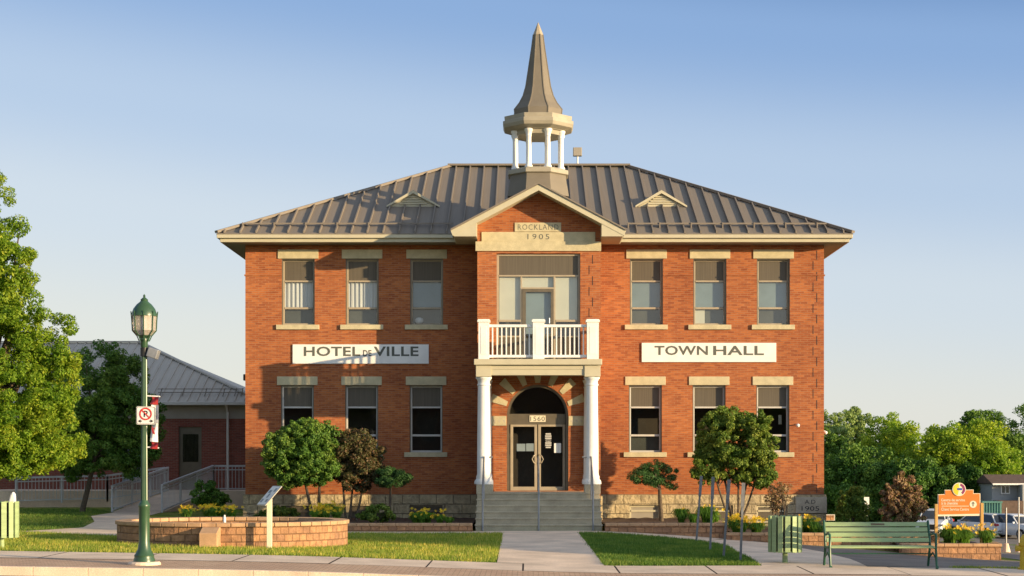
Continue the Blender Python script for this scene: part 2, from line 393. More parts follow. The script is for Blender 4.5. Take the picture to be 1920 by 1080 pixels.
def strip(name, A, B, off, mat, n=40, m=8):     # sheet between two polylines, laid on the terrain
    def resample(P):
        P = np.array(P, float); d = np.r_[0, np.cumsum(np.hypot(*(P[1:]-P[:-1]).T))]; t = np.linspace(0, d[-1], n)
        return np.stack([np.interp(t, d, P[:,0]), np.interp(t, d, P[:,1])], 1)
    a = resample(A); b = resample(B); u = np.linspace(0, 1, m)[:,None,None]
    P = a[None]*(1-u)+b[None]*u; Zz = H(P[...,0], P[...,1])+off
    V = np.concatenate([P, Zz[...,None]], -1).reshape(-1, 3); i = (np.arange(m-1)[:,None]*n+np.arange(n-1)[None,:]).ravel()
    return mesh_np(name, V, np.stack([i, i+1, i+n+1, i+n], 1), mat, smooth=True)
# grass material
gm, t, p = newmat('lawn_grass')
nz = N(t, 'ShaderNodeTexNoise'); nz.inputs['Scale'].default_value = 1.3; nz.inputs['Detail'].default_value = 5; t.links.new(coords(t), nz.inputs['Vector'])
n2 = N(t, 'ShaderNodeTexNoise'); n2.inputs['Scale'].default_value = 40; n2.inputs['Detail'].default_value = 3; t.links.new(coords(t), n2.inputs['Vector'])
c = mix(t, ramp(t, nz.outputs[0], [(.35, (.09,.15,.02)), (.5, (.16,.22,.03)), (.66, (.32,.30,.07))]), ramp(t, n2.outputs[0], [(.3, .6), (.7, 1.35)]), 1.0, 'MULTIPLY')
t.links.new(c, p.inputs['Base Color']); p.inputs['Roughness'].default_value = .9; p.inputs['Specular IOR Level'].default_value = .1; bump(t, p, n2.outputs[0], .8, .05)
M['grass'] = gm
M['blade_green'] = leaf_mat('green_grass_blades', (.09,.17,.03), (.16,.27,.04), (.30,.36,.08), .4, patch=1.3)  # darker, greener copy: the yard's shade put into the blade colour
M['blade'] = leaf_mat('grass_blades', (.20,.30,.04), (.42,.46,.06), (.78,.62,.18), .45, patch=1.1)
KERB = -22.6
gx = grid_axis([(-2500,-400,300),(-400,-60,40),(-60,-20,4),(-20,16,.5),(16,60,3),(60,400,40),(400,2500,300)])
gy = grid_axis([(-2500,-200,300),(-200,-50,30),(-50,-23,3),(-23,16,.5),(16,100,4),(100,400,40),(400,2500,300)])
def zg(x, y):
    z = H(x, y); z = np.where(y < KERB+.05, z-.4, z)
    return np.where((y > -5.9) & (y < -.1) & (x > -9) & (x < 9), z-.1, z)
tag(gridmesh('ground', gx, gy, zg, M['grass']), kind='structure')
LX, RX = -40, 40
def line(y, x0=LX, x1=RX, k=30): return [(x0+(x1-x0)*i/k, y) for i in range(k+1)]
# road + kerb + pavers + sidewalk
tag(strip('road', line(-35), line(KERB-.18), -.15, M['asphalt'], 60, 8), kind='structure')
kb = MB()
xs = [LX+i*1.0 for i in range(81)]
kerb_joint = [(-8.05)]
for x0, x1 in zip(xs[:-1], xs[1:]):
    za, zb = h(x0, KERB), h(x1, KERB)
    kb.hexa([(x0,KERB-.18,za-.4),(x1-.006,KERB-.18,zb-.4),(x1-.006,KERB,zb-.4),(x0,KERB,za-.4),(x0,KERB-.16,za+.012),(x1-.006,KERB-.16,zb+.012),(x1-.006,KERB,zb+.012),(x0,KERB,za+.012)])
tag(kb.build('kerb', M['concrete'], bevel=.01), kind='structure')
tag(strip('brick_paving', line(KERB+.003), line(-20.5), .008, M['pavers'], 80, 6), kind='structure')
# concrete sidewalk in slabs with narrow joints
sw = MB(); rs = random.Random(4)
x = LX
joints = []
while x < RX:
    L_ = 1.9
    a, b = x+.018, x+L_-.018; o_ = .012+rs.uniform(-.004, .004)
    ks = 3
    for k in range(ks):
        xa = a+(b-a)*k/ks; xb = a+(b-a)*(k+1)/ks
        for (ya, yb) in ((-20.49,-19.45),(-19.45,-18.42)):
            sw.quad((xa,ya,h(xa,ya)+o_),(xb,ya,h(xb,ya)+o_),(xb,yb,h(xb,yb)+o_),(xa,yb,h(xa,yb)+o_))
    x += L_
tag(sw.build('sidewalk', M['concrete']), kind='structure')
tag(strip('sidewalk_bedding', line(-20.5), line(-18.4), .004, M['soil'], 60, 4), kind='structure')
# walkway to the steps
tag(strip('walkway', [(X(932,-18.4),-18.4),(X(943,-7.2),-7.2)], [(X(1133,-18.4),-18.4),(X(1085,-7.2),-7.2)], .012, M['concrete'], 30, 6), kind='structure')
tag(strip('path', [(-5.2,-7.2),(-1.5,-7.2),(2.2,-7.2),(3.6,-8.0),(4.7,-9.2)], [(-5.2,-6.0),(-1.5,-6.0),(2.2,-6.0),(3.8,-6.1),(5.6,-6.2)], .008, M['concrete'], 40, 6), kind='structure')
# asphalt drive to the right
E1 = [(4.7,-9.2),(5.1,-11),(5.0,-13.5),(5.0,-16),(4.9,-18.4)]
tag(strip('driveway', [(p[0],p[1]) for p in [(5.6,-6.2),(8,-7.4),(14,-8.9),(40,-8)][::-1]], [(4.9,-18.4),(9,-18.4),(14,-18.4),(40,-18.4)][::-1], .004, M['asphalt'], 60, 24), kind='structure')
tag(strip('side_path', E1, [(5.7,-6.2),(6.8,-7.6),(7.5,-11),(7.4,-15),(7.1,-18.4)], .0085, M['concrete'], 30, 6), kind='structure')
tag(strip('parking_lot', [(13.5,-8.9),(13.5,10),(22,30),(26,60),(24,78)], [(40,-8.9),(44,10),(50,30),(56,60),(60,78)], .004, M['asphalt'], 40, 16), kind='structure')
tag(strip('curved_path', [(-13.6,-9),(-12.6,-6.5),(-13.2,-3),(-14.4,1),(-14.6,5)], [(-10.6,-10.5),(-10.2,-7),(-11.0,-3),(-12.6,1),(-13.0,5)], .008, M['concrete'], 30, 6), kind='structure')
# grass blades
def in_poly(x, y, P):
    c = np.zeros(x.shape, bool); n = len(P); j = n-1
    for i in range(n):
        xi, yi = P[i]; xj, yj = P[j]
        c ^= ((yi > y) != (yj > y)) & (x < (xj-xi)*(y-yi)/(yj-yi+1e-12)+xi); j = i
    return c
rng = np.random.default_rng(3)
def blades(name, P, n, hh=.075, bm='blade'):
    P = np.array(P); x = rng.uniform(P[:,0].min(), P[:,0].max(), n*2); y = rng.uniform(P[:,1].min(), P[:,1].max(), n*2)
    k = in_poly(x, y, P) & (((x+7.05)/2.85)**2+((y+13.4)/2.2)**2 > 1); x = x[k][:n]; y = y[k][:n]; n = len(x); x = x+rng.normal(0,.035,n); y = y+rng.normal(0,.03,n)
    z = H(x, y); a = rng.uniform(0, 2*np.pi, n); l = rng.uniform(.5, 1.3, n)*hh; wd = rng.uniform(.004, .009, n)
    lx = rng.normal(0, .22, n)*l; ly = rng.normal(0, .22, n)*l
    V = np.stack([np.stack([x-np.cos(a)*wd, y-np.sin(a)*wd, z], 1), np.stack([x+np.cos(a)*wd, y+np.sin(a)*wd, z], 1), np.stack([x+lx, y+ly, z+l], 1)], 1).reshape(-1, 3)
    o = mesh_np(name, V, np.arange(3*n).reshape(-1, 3), M[bm]); tag(o, kind='stuff'); return o
LAWN_L = [(X(932,-18.4)-.02,-18.38),(X(943,-7.2)-.02,-7.25),(-5.2,-7.25),(-5.6,-11),(-10.4,-10.6),(-10.1,-6),(-11,-3),(-9.6,-1),(-9.6,3),(-12.6,1),(-12.6,4),(-13.0,5),(-14.8,5),(-14.5,1),(-13.3,-3),(-12.7,-6.5),(-13.7,-9.1),(-17,-9),(-22,4),(-22,9),(-20,9),(-16,6),(-18,-18.38)]
o = blades('grass', [(X(932,-18.4)-.02,-18.36),(X(943,-7.2)-.02,-7.25),(-5.2,-7.25),(-5.6,-11.5),(-10.6,-10.7),(-13.7,-9.2),(-20,-6),(-20,-18.36)], 90000)
o['label'] = 'short sunlit lawn left of the concrete walkway'; o['category'] = 'grass'
o = blades('grass', [(-13.7,-9.0),(-12.8,-6.5),(-13.3,-3),(-14.5,1),(-14.8,5),(-16,7.5),(-22,7.5),(-22,-6)], 25000, bm='blade_green')
o['label'] = 'shaded lawn below the long ramp wall'; o['category'] = 'grass'
o = blades('grass', [(X(1133,-18.4)+.02,-18.36),(X(1085,-7.2)+.02,-7.25),(2.2,-7.25),(3.6,-8.1),(4.65,-9.3),(5.05,-11),(4.95,-13.5),(4.95,-16),(4.85,-18.36)], 55000, bm='blade_green')
o['label'] = 'lawn triangle right of the walkway'; o['category'] = 'grass'
o = blades('grass', [(8.9,-18.43),(8.9,-18.0),(14,-17.9),(14,-18.43)], 3000, .05)
o['label'] = 'thin grass strip beside the yellow hydrant'; o['category'] = 'grass'

# ------------------------------------------------------------------ TOWN HALL
hall = thing('town_hall', 'two-storey red brick civic building with a metal hip roof, white-pillared porch and spired cupola', 'building')
XL, XR = X(460,0), X(1545,0); WT = 9.02; FZ = Z(927,0)
YB = 12.4
BX0, BX1, BY = X(895,-1.9), X(1126,-1.9), -1.9       # entrance bay
upx = [559,679,800,1212,1331,1450]; lpx = [557.5,678,799,1210,1329.5,1449]
upy, lpy = (485,609), (722,848)
def wall_grid(mb, x0, x1, z0, z1, y, openings, depth):
    xs = sorted({x0, x1, *[a for o in openings for a in o[:2]]}); zs = sorted({z0, z1, *[a for o in openings for a in o[2:]]})
    for i in range(len(xs)-1):
        for j in range(len(zs)-1):
            cx, cz = (xs[i]+xs[i+1])/2, (zs[j]+zs[j+1])/2
            if any(o[0] < cx < o[1] and o[2] < cz < o[3] for o in openings): continue
            mb.quad((xs[i],y,zs[j]),(xs[i+1],y,zs[j]),(xs[i+1],y,zs[j+1]),(xs[i],y,zs[j+1]))
    for a, b, c_, d in openings:
        mb.quad((a,y,c_),(a,y+depth,c_),(a,y+depth,d),(a,y,d)); mb.quad((b,y,c_),(b,y,d),(b,y+depth,d),(b,y+depth,c_))
        mb.quad((a,y,d),(a,y+depth,d),(b,y+depth,d),(b,y,d)); mb.quad((a,y,c_),(b,y,c_),(b,y+depth,c_),(a,y+depth,c_))
wins = []
for px in upx: wins.append((X(px-31,0), X(px+31,0), Z(upy[1],0), Z(upy[0],0), 'u', px))
for px in lpx: wins.append((X(px-31,0), X(px+31,0), Z(lpy[1],0), Z(lpy[0],0), 'l', px))
mb = MB()
wall_grid(mb, XL, BX0, FZ, WT, 0, [w_[:4] for w_ in wins if w_[5] < 900], .22)
wall_grid(mb, BX1, XR, FZ, WT, 0, [w_[:4] for w_ in wins if w_[5] > 900], .22)
mb.quad((XL,0,FZ),(XL,0,WT),(XL,YB,WT),(XL,YB,FZ)); mb.quad((XR,0,FZ),(XR,YB,FZ),(XR,YB,WT),(XR,0,WT)); mb.quad((XL,YB,FZ),(XL,YB,WT),(XR,YB,WT),(XR,YB,FZ))
# belt course
zb = Z(516,0)
for a, b in ((XL-.03, X(528,0)-.005),(X(590,0)+.005, X(648,0)-.005),(X(710,0)+.005, X(769,0)-.005),(X(831,0)+.005, BX0),(BX1, X(1181,0)-.005),(X(1243,0)+.005,X(1300,0)-.005),(X(1362,0)+.005,X(1419,0)-.005),(X(1481,0)+.005,XR+.03)):
    mb.box(a, b, -.03, .1, zb-.022, zb+.022)
mb.box(XL-.03, XL+.05, .1, YB, zb-.022, zb+.022); mb.box(XR-.05, XR+.03, .1, YB, zb-.022, zb+.022)
mb.build('wall', M['brick'], hall, fixn=False)
# toothed joint of the right corner quoins and the bay edge
for (pa, pb, y, p0, p1) in ((1524.5,1531.5,0,470,925),(1104.5,1111,-1.9,478,600)):
    py = p0; k = 0; mb = MB()
    while py < p1:
        px = pa if k % 2 else pb
        mb.box(X(px,y)-.011, X(px,y)+.011, y-.004, y+.02, Z(min(py+16.5,p1),y), Z(py,y)); py += 20; k += 1
    mb.build('quoin_joint', M['black'], hall)
# foundation
bwin = [(X(a,0), X(b,0), Z(d,0), Z(c_,0)) for a, b, c_, d in ((527,583,948,976),(657,712,948,976),(768,830,947,976),(1180,1237,947,980),(1326,1374,947,980),(1418,1476,947,980))]
mb = MB(); yf = -.07
wall_grid(mb, XL-.06, BX0, -1.2, FZ, yf, [q for q in bwin if q[0] < 0], .25)
wall_grid(mb, BX1, XR+.06, -1.2, FZ, yf, [q for q in bwin if q[0] > 0], .25)
mb.quad((XL-.06,yf,-1.2),(XL-.06,yf,FZ),(XL-.06,YB,FZ),(XL-.06,YB,-1.2)); mb.quad((XR+.06,yf,-1.2),(XR+.06,YB,-1.2),(XR+.06,YB,FZ),(XR+.06,yf,FZ))
mb.quad((XL-.06,yf,FZ),(XR+.06,yf,FZ),(XR+.06,0,FZ),(XL-.06,0,FZ)); mb.quad((XL-.06,0,FZ),(XL,0,FZ),(XL,YB,FZ),(XL-.06,YB,FZ)); mb.quad((XR,0,FZ),(XR+.06,0,FZ),(XR+.06,YB,FZ),(XR,YB,FZ))
mb.build('foundation', M['stone_found'], hall, fixn=False)
for k, (a, b, c_, d) in enumerate(bwin):
    f = MB(); y = .03
    f.box(a,b,y,y+.06,d-.07,d); f.box(a,b,y,y+.06,c_,c_+.05); f.box(a,a+.06,y,y+.06,c_+.05,d-.07); f.box(b-.06,b,y,y+.06,c_+.05,d-.07); f.box(a+.06,b-.06,y-.02,y+.05,d-.22,d-.16)
    fo = f.build('basement_window', M['trim'] if k > 2 else M['bronze'], hall)
    MB().box(a+.06,b-.06,y+.02,y+.03,c_+.05,d-.07).build('pane', M['panel'] if k != 3 else M['soffit'], fo)
cs = MB().box(X(1491,0), XR+.075, yf-.02, .02, Z(962,0), Z(932,0)).build('corner_stone', M['stone_dark'], hall, bevel=.01)
tm = text_mb('A.D', X(1508,0), X(1528,0), Z(944.5,0), Z(937,0), yf-.023); tm.build('inscription', M['black'], cs, fixn=False)
tm = text_mb('1905', X(1502,0), X(1535,0), Z(957.5,0), Z(949,0), yf-.023); tm.build('inscription', M['black'], cs, fixn=False)
# lintels, sills, windows
def window(x0, x1, z0, z1, kind, px, i):
    lift = -.035
    ml = M['stone_trim']
    e = 7/58
    fy = .14
    fm = M['tanframe'] if kind == 'u' else M['paleframe']
    f = MB(); t_ = .075
    f.box(x0,x1,fy,fy+.06,z1-t_,z1); f.box(x0,x0+t_,fy,fy+.06,z0,z1-t_); f.box(x1-t_,x1,fy,fy+.06,z0,z1-t_); f.box(x0+t_,x1-t_,fy,fy+.06,z0,z0+.06)
    zt = z1-.71; zm = z0+(.56 if kind == 'u' else .56)
    f.box(x0+t_,x1-t_,fy-.01,fy+.05,zt-.035,zt+.02); f.box(x0+t_,x1-t_,fy-.01,fy+.05,zm-.045,zm+.02)
    fo = f.build('window', fm, hall, bevel=.006)
    # dark metal reveal strip
    d = MB(); d.box(x0+.002,x0+.03,.03,fy-.002,z0+.002,z1-.032); d.box(x1-.03,x1-.002,.03,fy-.002,z0+.002,z1-.032); d.box(x0+.002,x1-.002,.03,fy-.002,z1-.03,z1-.002)
    d.build('reveal_strip', M['bronze'], fo)
    a, b = x0+t_, x1-t_
    MB().box(a,b,fy+.03,fy+.04,zt+.02,z1-t_).build('top_panel', M['panel'], fo)
    MB().quad((a,fy+.035,zm+.02),(b,fy+.035,zm+.02),(b,fy+.035,zt-.035),(a,fy+.035,zt-.035)).build('pane', M['glass'] if kind == 'u' else M['glass_dark'], fo, fixn=False)
    MB().quad((a,fy+.035,z0+.06),(b,fy+.035,z0+.06),(b,fy+.035,zm-.045),(a,fy+.035,zm-.045)).build('pane', M['glass'] if kind == 'u' or i in (3,) else M['glass_dark'], fo, fixn=False)
    if kind == 'u':
        if i in (0, 1):
            c = MB(); n = 22
            for k in range(n):
                xa = a+(b-a)*k/n; xb = a+(b-a)*(k+1)/n; da = .02*math.sin(k*1.9); db = .02*math.sin((k+1)*1.9)
                c.quad((xa,fy+.1+da,zm),(xb,fy+.1+db,zm),(xb,fy+.1+db,zt),(xa,fy+.1+da,zt))
            c.build('curtain', M['curtain'], fo, fixn=False)
        else:
            MB().box(a,b,fy+.1,fy+.11,zm,zt).build('blind', M['blind'], fo)  # sky reflection painted as a blue-grey panel behind the pane
        MB().box(a,b,fy+.14,fy+.15,z0,zm).build('lower_blind', M['room_grey'], fo)
        if i == 4: MB().box(a,a+.32,fy+.11,fy+.13,z0+.06,zm-.05).build('blind_strip', M['blind_warm'], fo)
        if i == 2: MB().sphere((a+.2,fy+.1,z0+.16),.13,10,8,(1.1,.5,.8)).build('white_cushion', M['curtain'], fo, smooth=True)
    else:
        if i in (3, 4, 5): MB().box(a,b,fy+.14,fy+.15,z0,zm).build('lower_blind', M['room_grey'], fo)
        if i == 5: MB().box(b-.24,b-.14,fy+.1,fy+.12,zm+.35,zt-.25).build('curtain_strip', M['blind_warm'], fo)
    MB().box(x0-e,x1+e,lift,.1,z1,z1+(17 if kind == 'u' else 16)/58).build('lintel', ml, fo, bevel=.008)
    MB().box(x0-.17,x1+.15,-.075,.14,z0-9/58,z0).build('sill', ml, fo, bevel=.008)
for k, w_ in enumerate(wins): window(*w_[:4], w_[4], w_[5], k % 6)
MB().box(XL+.3, XR-.3, 1.2, 1.25, .2, 9).build('interior_wall', M['interior'], hall)

# eaves
OV = .78; EX0, EX1 = XL-.67, XR+.67; EY0, EY1 = -OV, YB+OV; EZ = 9.20
g0, g1 = X(848,-.8), X(1171,-.8)
mb = MB()
zs_ = 8.98
mb.box(EX0,EX1,EY0+.001,-.001,zs_+.02,zs_+.05); mb.box(EX0,XL-.001,0,YB,zs_+.02,zs_+.05); mb.box(XR+.001,EX1,0,YB,zs_+.02,zs_+.05); mb.box(EX0,EX1,YB+.001,EY1,zs_+.02,zs_+.05)
mb.build('soffit', M['soffit'], hall)
mb = MB()
def ring(x0,x1,y0,y1,z0,z1,t_):
    mb.box(x0,x1,y0,y0+t_,z0,z1); mb.box(x0,x1,y1-t_,y1,z0,z1); mb.box(x0,x0+t_,y0+t_,y1-t_,z0,z1); mb.box(x1-t_,x1,y0+t_,y1-t_,z0,z1)
ring(EX0,EX1,EY0,EY1,zs_,9.12,.03)
ring(EX0-.09,EX1+.09,EY0-.09,EY1+.09,9.10,9.235,.08)
mb.build('fascia', M['trim'], hall, bevel=.012)
# hip roof
yr = 6.2; rise = .483
rx0, rx1 = X(845,yr), X(1176,yr); RZ = EZ+.04+rise*(yr+OV+.09)
a0, a1, b0, b1 = EX0-.1, EX1+.1, EY0-.1, EY1+.1; ez = EZ+.045
mb = MB()
P = [(a0,b0,ez),(a1,b0,ez),(a1,b1,ez),(a0,b1,ez)]; r0 = (rx0,yr,RZ); r1 = (rx1,yr,RZ)
mb.quad(P[0],P[1],r1,r0); mb.quad(P[2],P[3],r0,r1); mb.quad(P[1],P[2],r1); mb.quad(P[3],P[0],r0); mb.quad(*[(q[0],q[1],q[2]-.03) for q in P][::-1])
for i in range(4):
    q0, q1 = P[i], P[(i+1) % 4]; mb.quad((q0[0],q0[1],q0[2]-.03),(q1[0],q1[1],q1[2]-.03),q1,q0)
roofmb = mb
def rz_front(y): return ez+(RZ-ez)*(y-b0)/(yr-b0)
def y_on_hip(x):
    if x < rx0: return b0+(yr-b0)*(x-a0)/(rx0-a0)
    if x > rx1: return b0+(yr-b0)*(a1-x)/(a1-rx1)
    return yr
mb = MB(); hx = .09; sp = .505
x = a0+.25
while x < a1-.1:
    yt = y_on_hip(x)
    yb_ = b0
    if yt-yb_ > .1:
        mb.hexa([(x-.02,yb_,rz_front(yb_)-.01),(x+.02,yb_,rz_front(yb_)-.01),(x+.02,yt,rz_front(yt)-.01),(x-.02,yt,rz_front(yt)-.01),
             (x-.02,yb_,rz_front(yb_)+hx),(x+.02,yb_,rz_front(yb_)+hx),(x+.02,yt,rz_front(yt)+hx),(x-.02,yt,rz_front(yt)+hx)])
    x += sp
for side in (0, 1):
    y = b0+.3
    while y < b1-.2:
        yy = min(y-b0, b1-y)/(yr-b0)
        xe = a0 if side == 0 else a1; xr_ = rx0 if side == 0 else rx1; xt = xe+(xr_-xe)*min(1, yy); zt = ez+(RZ-ez)*min(1, yy)
        mb.hexa([(xe,y-.02,ez-.01),(xe,y+.02,ez-.01),(xt,y+.02,zt-.01),(xt,y-.02,zt-.01),(xe,y-.02,ez+hx),(xe,y+.02,ez+hx),(xt,y+.02,zt+hx),(xt,y-.02,zt+hx)]); y += sp
n_ = len(roofmb.v); roofmb.v += mb.v; roofmb.f += [tuple(q+n_ for q in f_) for f_ in mb.f]; roof = roofmb.build('roof', M['roof'], hall, fixn=False)
mb = MB()
mb.beam((rx0-.1,yr,RZ+.06),(rx1+.1,yr,RZ+.06),.3,.07)
for q, rr in ((P[0],r0),(P[1],r1),(P[2],r1),(P[3],r0)):
    mb.beam((q[0],q[1],q[2]+.05),(rr[0],rr[1],rr[2]+.05),.16,.08)
mb.build('ridge_cap', M['roof'], roof)
# snow rails
mb = MB(); ysn = -.35; zsn = rz_front(ysn)+.13
for xa, xb in ((a0+.75, X(850,ysn)), (X(1178,ysn), a1-.75)):
    mb.box(xa,xb,ysn-.015,ysn+.015,zsn-.02,zsn+.03); mb.box(xa,xb,ysn+.1,ysn+.13,zsn-.0,zsn+.04)
    k = xa
    while k < xb: mb.box(k-.02,k+.02,ysn-.05,ysn+.16,rz_front(ysn-.05)+.005,zsn+.035); k += sp*2
mb.build('snow_rail', M['roof'], roof)
# roof vents (small triangular louvres)
for pc, pl, pr_ in ((775,728,822),(1240,1194,1285)):
    yv = 1.75; zb_ = rz_front(yv)+.02
    xc, xl, xr_ = X(pc,yv), X(pl,yv), X(pr_,yv); zt = zb_+27/S(yv); yk = yv+(zt-zb_)/rise
    v = MB(); 
    v.quad((xl-.05,yv-.1,zb_-.02),(xc,yv-.1,zt+.04),(xc,yk+.1,zt+.04)); v.quad((xr_+.05,yv-.1,zb_-.02),(xc,yk+.1,zt+.04),(xc,yv-.1,zt+.04))
    v.quad((xl-.05,yv-.1,zb_-.06),(xc,yv-.1,zt),(xc,yk+.1,zt)); v.quad((xr_+.05,yv-.1,zb_-.06),(xc,yk+.1,zt),(xc,yv-.1,zt))
    vo = v.build('roof_vent', M['roof'], roof, fixn=False)
    f = MB(); f.quad((xl+.02,yv,zb_-.03),(xr_-.02,yv,zb_-.03),(xc,yv,zt-.02))
    for sx in ((xl-.05),(xr_+.05)):
        f.hexa([(sx,yv-.11,zb_-.06),(sx,yv-.06,zb_-.06),(xc,yv-.06,zt-.07),(xc,yv-.11,zt-.07),(sx,yv-.11,zb_-.0),(sx,yv-.06,zb_-.0),(xc,yv-.06,zt+.035),(xc,yv-.11,zt+.035)])
    hgt = zt-zb_
    for k in range(5):
        zz = zb_+.06+k*.075; fr = 1-(zz-zb_)/hgt
        xa, xb = xc+(xl-xc)*fr*.62, xc+(xr_-xc)*fr*.62
        f.hexa([(xa,yv-.045,zz),(xb,yv-.045,zz),(xb,yv-.001,zz),(xa,yv-.001,zz),(xa,yv-.02,zz+.045),(xb,yv-.02,zz+.045),(xb,yv-.001,zz+.05),(xa,yv-.001,zz+.05)])
    f.build('louvre', M['trim'], roof, fixn=True)

# entrance bay
mb = MB(); GY = BY
wx0, wx1, wz0, wz1 = X(931,GY), X(1088,GY), Z(681,GY), Z(475,GY)
cx = X(1008,GY); ra = 57.5/S(GY); zsp = Z(779,GY); dz0 = Z(920,GY)
gx0, gx1 = BX0, BX1; gc = X(1010,GY); gzl = Z(421,GY)
# front face with arch hole
NA = 28
def arc(k): a = math.pi*k/NA; return (cx-ra*math.cos(a), zsp+ra*math.sin(a))
zA = zsp+ra+.35
mb.quad((gx0,GY,-.2),(cx-ra,GY,-.2),(cx-ra,GY,zsp),(gx0,GY,zsp)); mb.quad((cx+ra,GY,-.2),(gx1,GY,-.2),(gx1,GY,zsp),(cx+ra,GY,zsp))
mb.quad((cx-ra,GY,-.2),(cx+ra,GY,-.2),(cx+ra,GY,dz0),(cx-ra,GY,dz0))
mb.quad((gx0,GY,zsp),(cx-ra,GY,zsp),(cx-ra,GY,zA),(gx0,GY,zA)); mb.quad((cx+ra,GY,zsp),(gx1,GY,zsp),(gx1,GY,zA),(cx+ra,GY,zA))
for k in range(NA):
    (xa, za), (xb, zb2) = arc(k), arc(k+1); mb.quad((xa,GY,za),(xb,GY,zb2),(xb,GY,zA),(xa,GY,zA)); mb.quad((xa,GY,za),(xa,GY+.3,za),(xb,GY+.3,zb2),(xb,GY,zb2))
mb.quad((cx-ra,GY,dz0),(cx-ra,GY+.3,dz0),(cx-ra,GY+.3,zsp),(cx-ra,GY,zsp)); mb.quad((cx+ra,GY,dz0),(cx+ra,GY,zsp),(cx+ra,GY+.3,zsp),(cx+ra,GY+.3,dz0))
wall_grid(mb, gx0, gx1, zA, gzl, GY, [(wx0,wx1,wz0,wz1)], .2)
zap = Z(352,GY)
mb.quad((gx0,GY,gzl),(gx1,GY,gzl),(gc,GY,zap))
mb.quad((gx0,GY,-.2),(gx0,GY,gzl),(gx0,0,gzl),(gx0,0,-.2)); mb.quad((gx1,GY,-.2),(gx1,0,-.2),(gx1,0,gzl),(gx1,GY,gzl))
bay = mb.build('entrance_bay', M['brick'], hall, fixn=False)
bm = text_mb
for a, b, c_, d, pr in ((894,1124.5,453,471,.06),(903,1116,435,453,.035),(965,1052,417.5,434.5,.03)):
    MB().box(X(a,GY)-(.04 if a == 894 else 0), X(b,GY)+(.04 if a == 894 else 0), GY-pr, GY+.05, Z(d,GY), Z(c_,GY)-.002).build('stone_band', M['stone_trim'], bay, bevel=.006)
text_mb('ROCKLAND', X(971,GY), X(1047,GY), Z(431,GY), Z(421,GY), GY-.033, bold=-.005, spacing=1.2).build('inscription', M['letter'], bay, fixn=False)
text_mb('1905', X(989,GY), X(1030,GY), Z(449,GY), Z(439,GY), GY-.038, spacing=1.35).build('inscription', M['letter'], bay, fixn=False)
# foundation of the bay
MB().box(gx0-.06,gx1+.06,GY-.07,-.075,-1.2,FZ).build('bay_foundation', M['stone_found'], bay)
# gable roof
gfy = -2.6
gA = (X(1010,gfy), Z(345,gfy)); gL = (X(845,gfy), Z(432,gfy)); gR = (X(1174,gfy), Z(432,gfy))
yk = b0+(gA[1]+.0-ez)/((RZ-ez)/(yr-b0))
mb = MB(); tk = .05
for e_ in (gL, gR):
    ye = -.2
    mb.quad((e_[0],gfy-.04,e_[1]+tk),(gA[0],gfy-.04,gA[1]+tk),(gA[0],yk+.3,gA[1]+tk),(e_[0],ye,e_[1]+tk))
    mb.quad((e_[0],gfy-.04,e_[1]),(gA[0],gfy-.04,gA[1]),(gA[0],yk+.3,gA[1]),(e_[0],ye,e_[1]))
    mb.quad((e_[0],gfy-.04,e_[1]),(gA[0],gfy-.04,gA[1]),(gA[0],gfy-.04,gA[1]+tk),(e_[0],gfy-.04,e_[1]+tk))
    mb.quad((e_[0],gfy-.04,e_[1]),(e_[0],ye,e_[1]),(e_[0],ye,e_[1]+tk),(e_[0],gfy-.04,e_[1]+tk))
groof = mb.build('gable_roof', M['roof'], hall, fixn=False)
mb = MB()
for e_, q in ((gL, 1), (gR, -1)):
    # rake board
    mb.prism([(e_[0],e_[1]-.005),(gA[0],gA[1]-.005),(gA[0],gA[1]-.19),(e_[0]+q*.06,e_[1]-.16)], gfy, gfy+.04)
    # sloped soffit
    s0 = (e_[0]+q*.08, e_[1]-.10); s1 = (gA[0], gA[1]-.13)
    mb.hexa([(s0[0],gfy+.045,s0[1]-.03),(s0[0],GY+.02,s0[1]-.03),(s1[0],GY+.02,s1[1]-.03),(s1[0],gfy+.045,s1[1]-.03),(s0[0],gfy+.045,s0[1]),(s0[0],GY+.02,s0[1]),(s1[0],GY+.02,s1[1]),(s1[0],gfy+.045,s1[1])])
    # frieze against the brick
    # boxed return
    wx = gx0-.003 if q == 1 else gx1+.003
    sl = (gA[1]-e_[1])/(gA[0]-e_[0])
    zi = e_[1]-.14+sl*(wx-e_[0])
    zb_ = Z(443,gfy)
    mb.prism([(e_[0]+q*.07,e_[1]-.15),(wx,zi),(wx,zb_),(e_[0]+q*.11,zb_)], gfy+.012, -.8)
mb.build('gable_cornice', M['trim'], groof)
# big window of the bay
f = MB(); y = GY+.1; t_ = .07
X_ = lambda px: X(px, GY); Z_ = lambda py: Z(py, GY)
f.box(wx0,wx1,y,y+.08,wz1-t_,wz1); f.box(wx0,wx0+t_,y,y+.08,wz0,wz1-t_); f.box(wx1-t_,wx1,y,y+.08,wz0,wz1-t_)
f.box(wx0+t_,wx1-t_,y-.01,y+.07,Z_(518),Z_(515)); f.box(X_(976),X_(979),y,y+.07,wz0,Z_(518)); f.box(X_(1038),X_(1041.5),y,y+.07,wz0,Z_(518))
f.box(X_(979),X_(1038),y,y+.07,Z_(541),Z_(538)); f.box(wx0+t_,X_(976),y-.01,y+.07,Z_(603),Z_(599)); f.box(X_(1041.5),wx1-t_,y-.01,y+.07,Z_(603),Z_(599))
f.box(wx0+t_,X_(976),y,y+.07,Z_(632),Z_(629)); f.box(X_(1041.5),wx1-t_,y,y+.07,Z_(632),Z_(629))
bw = f.build('bay_window', M['tanframe'], bay, bevel=.005)
MB().box(wx0+t_,wx1-t_,y+.03,y+.04,Z_(515),wz1-t_).build('top_panel', M['panel'], bw)
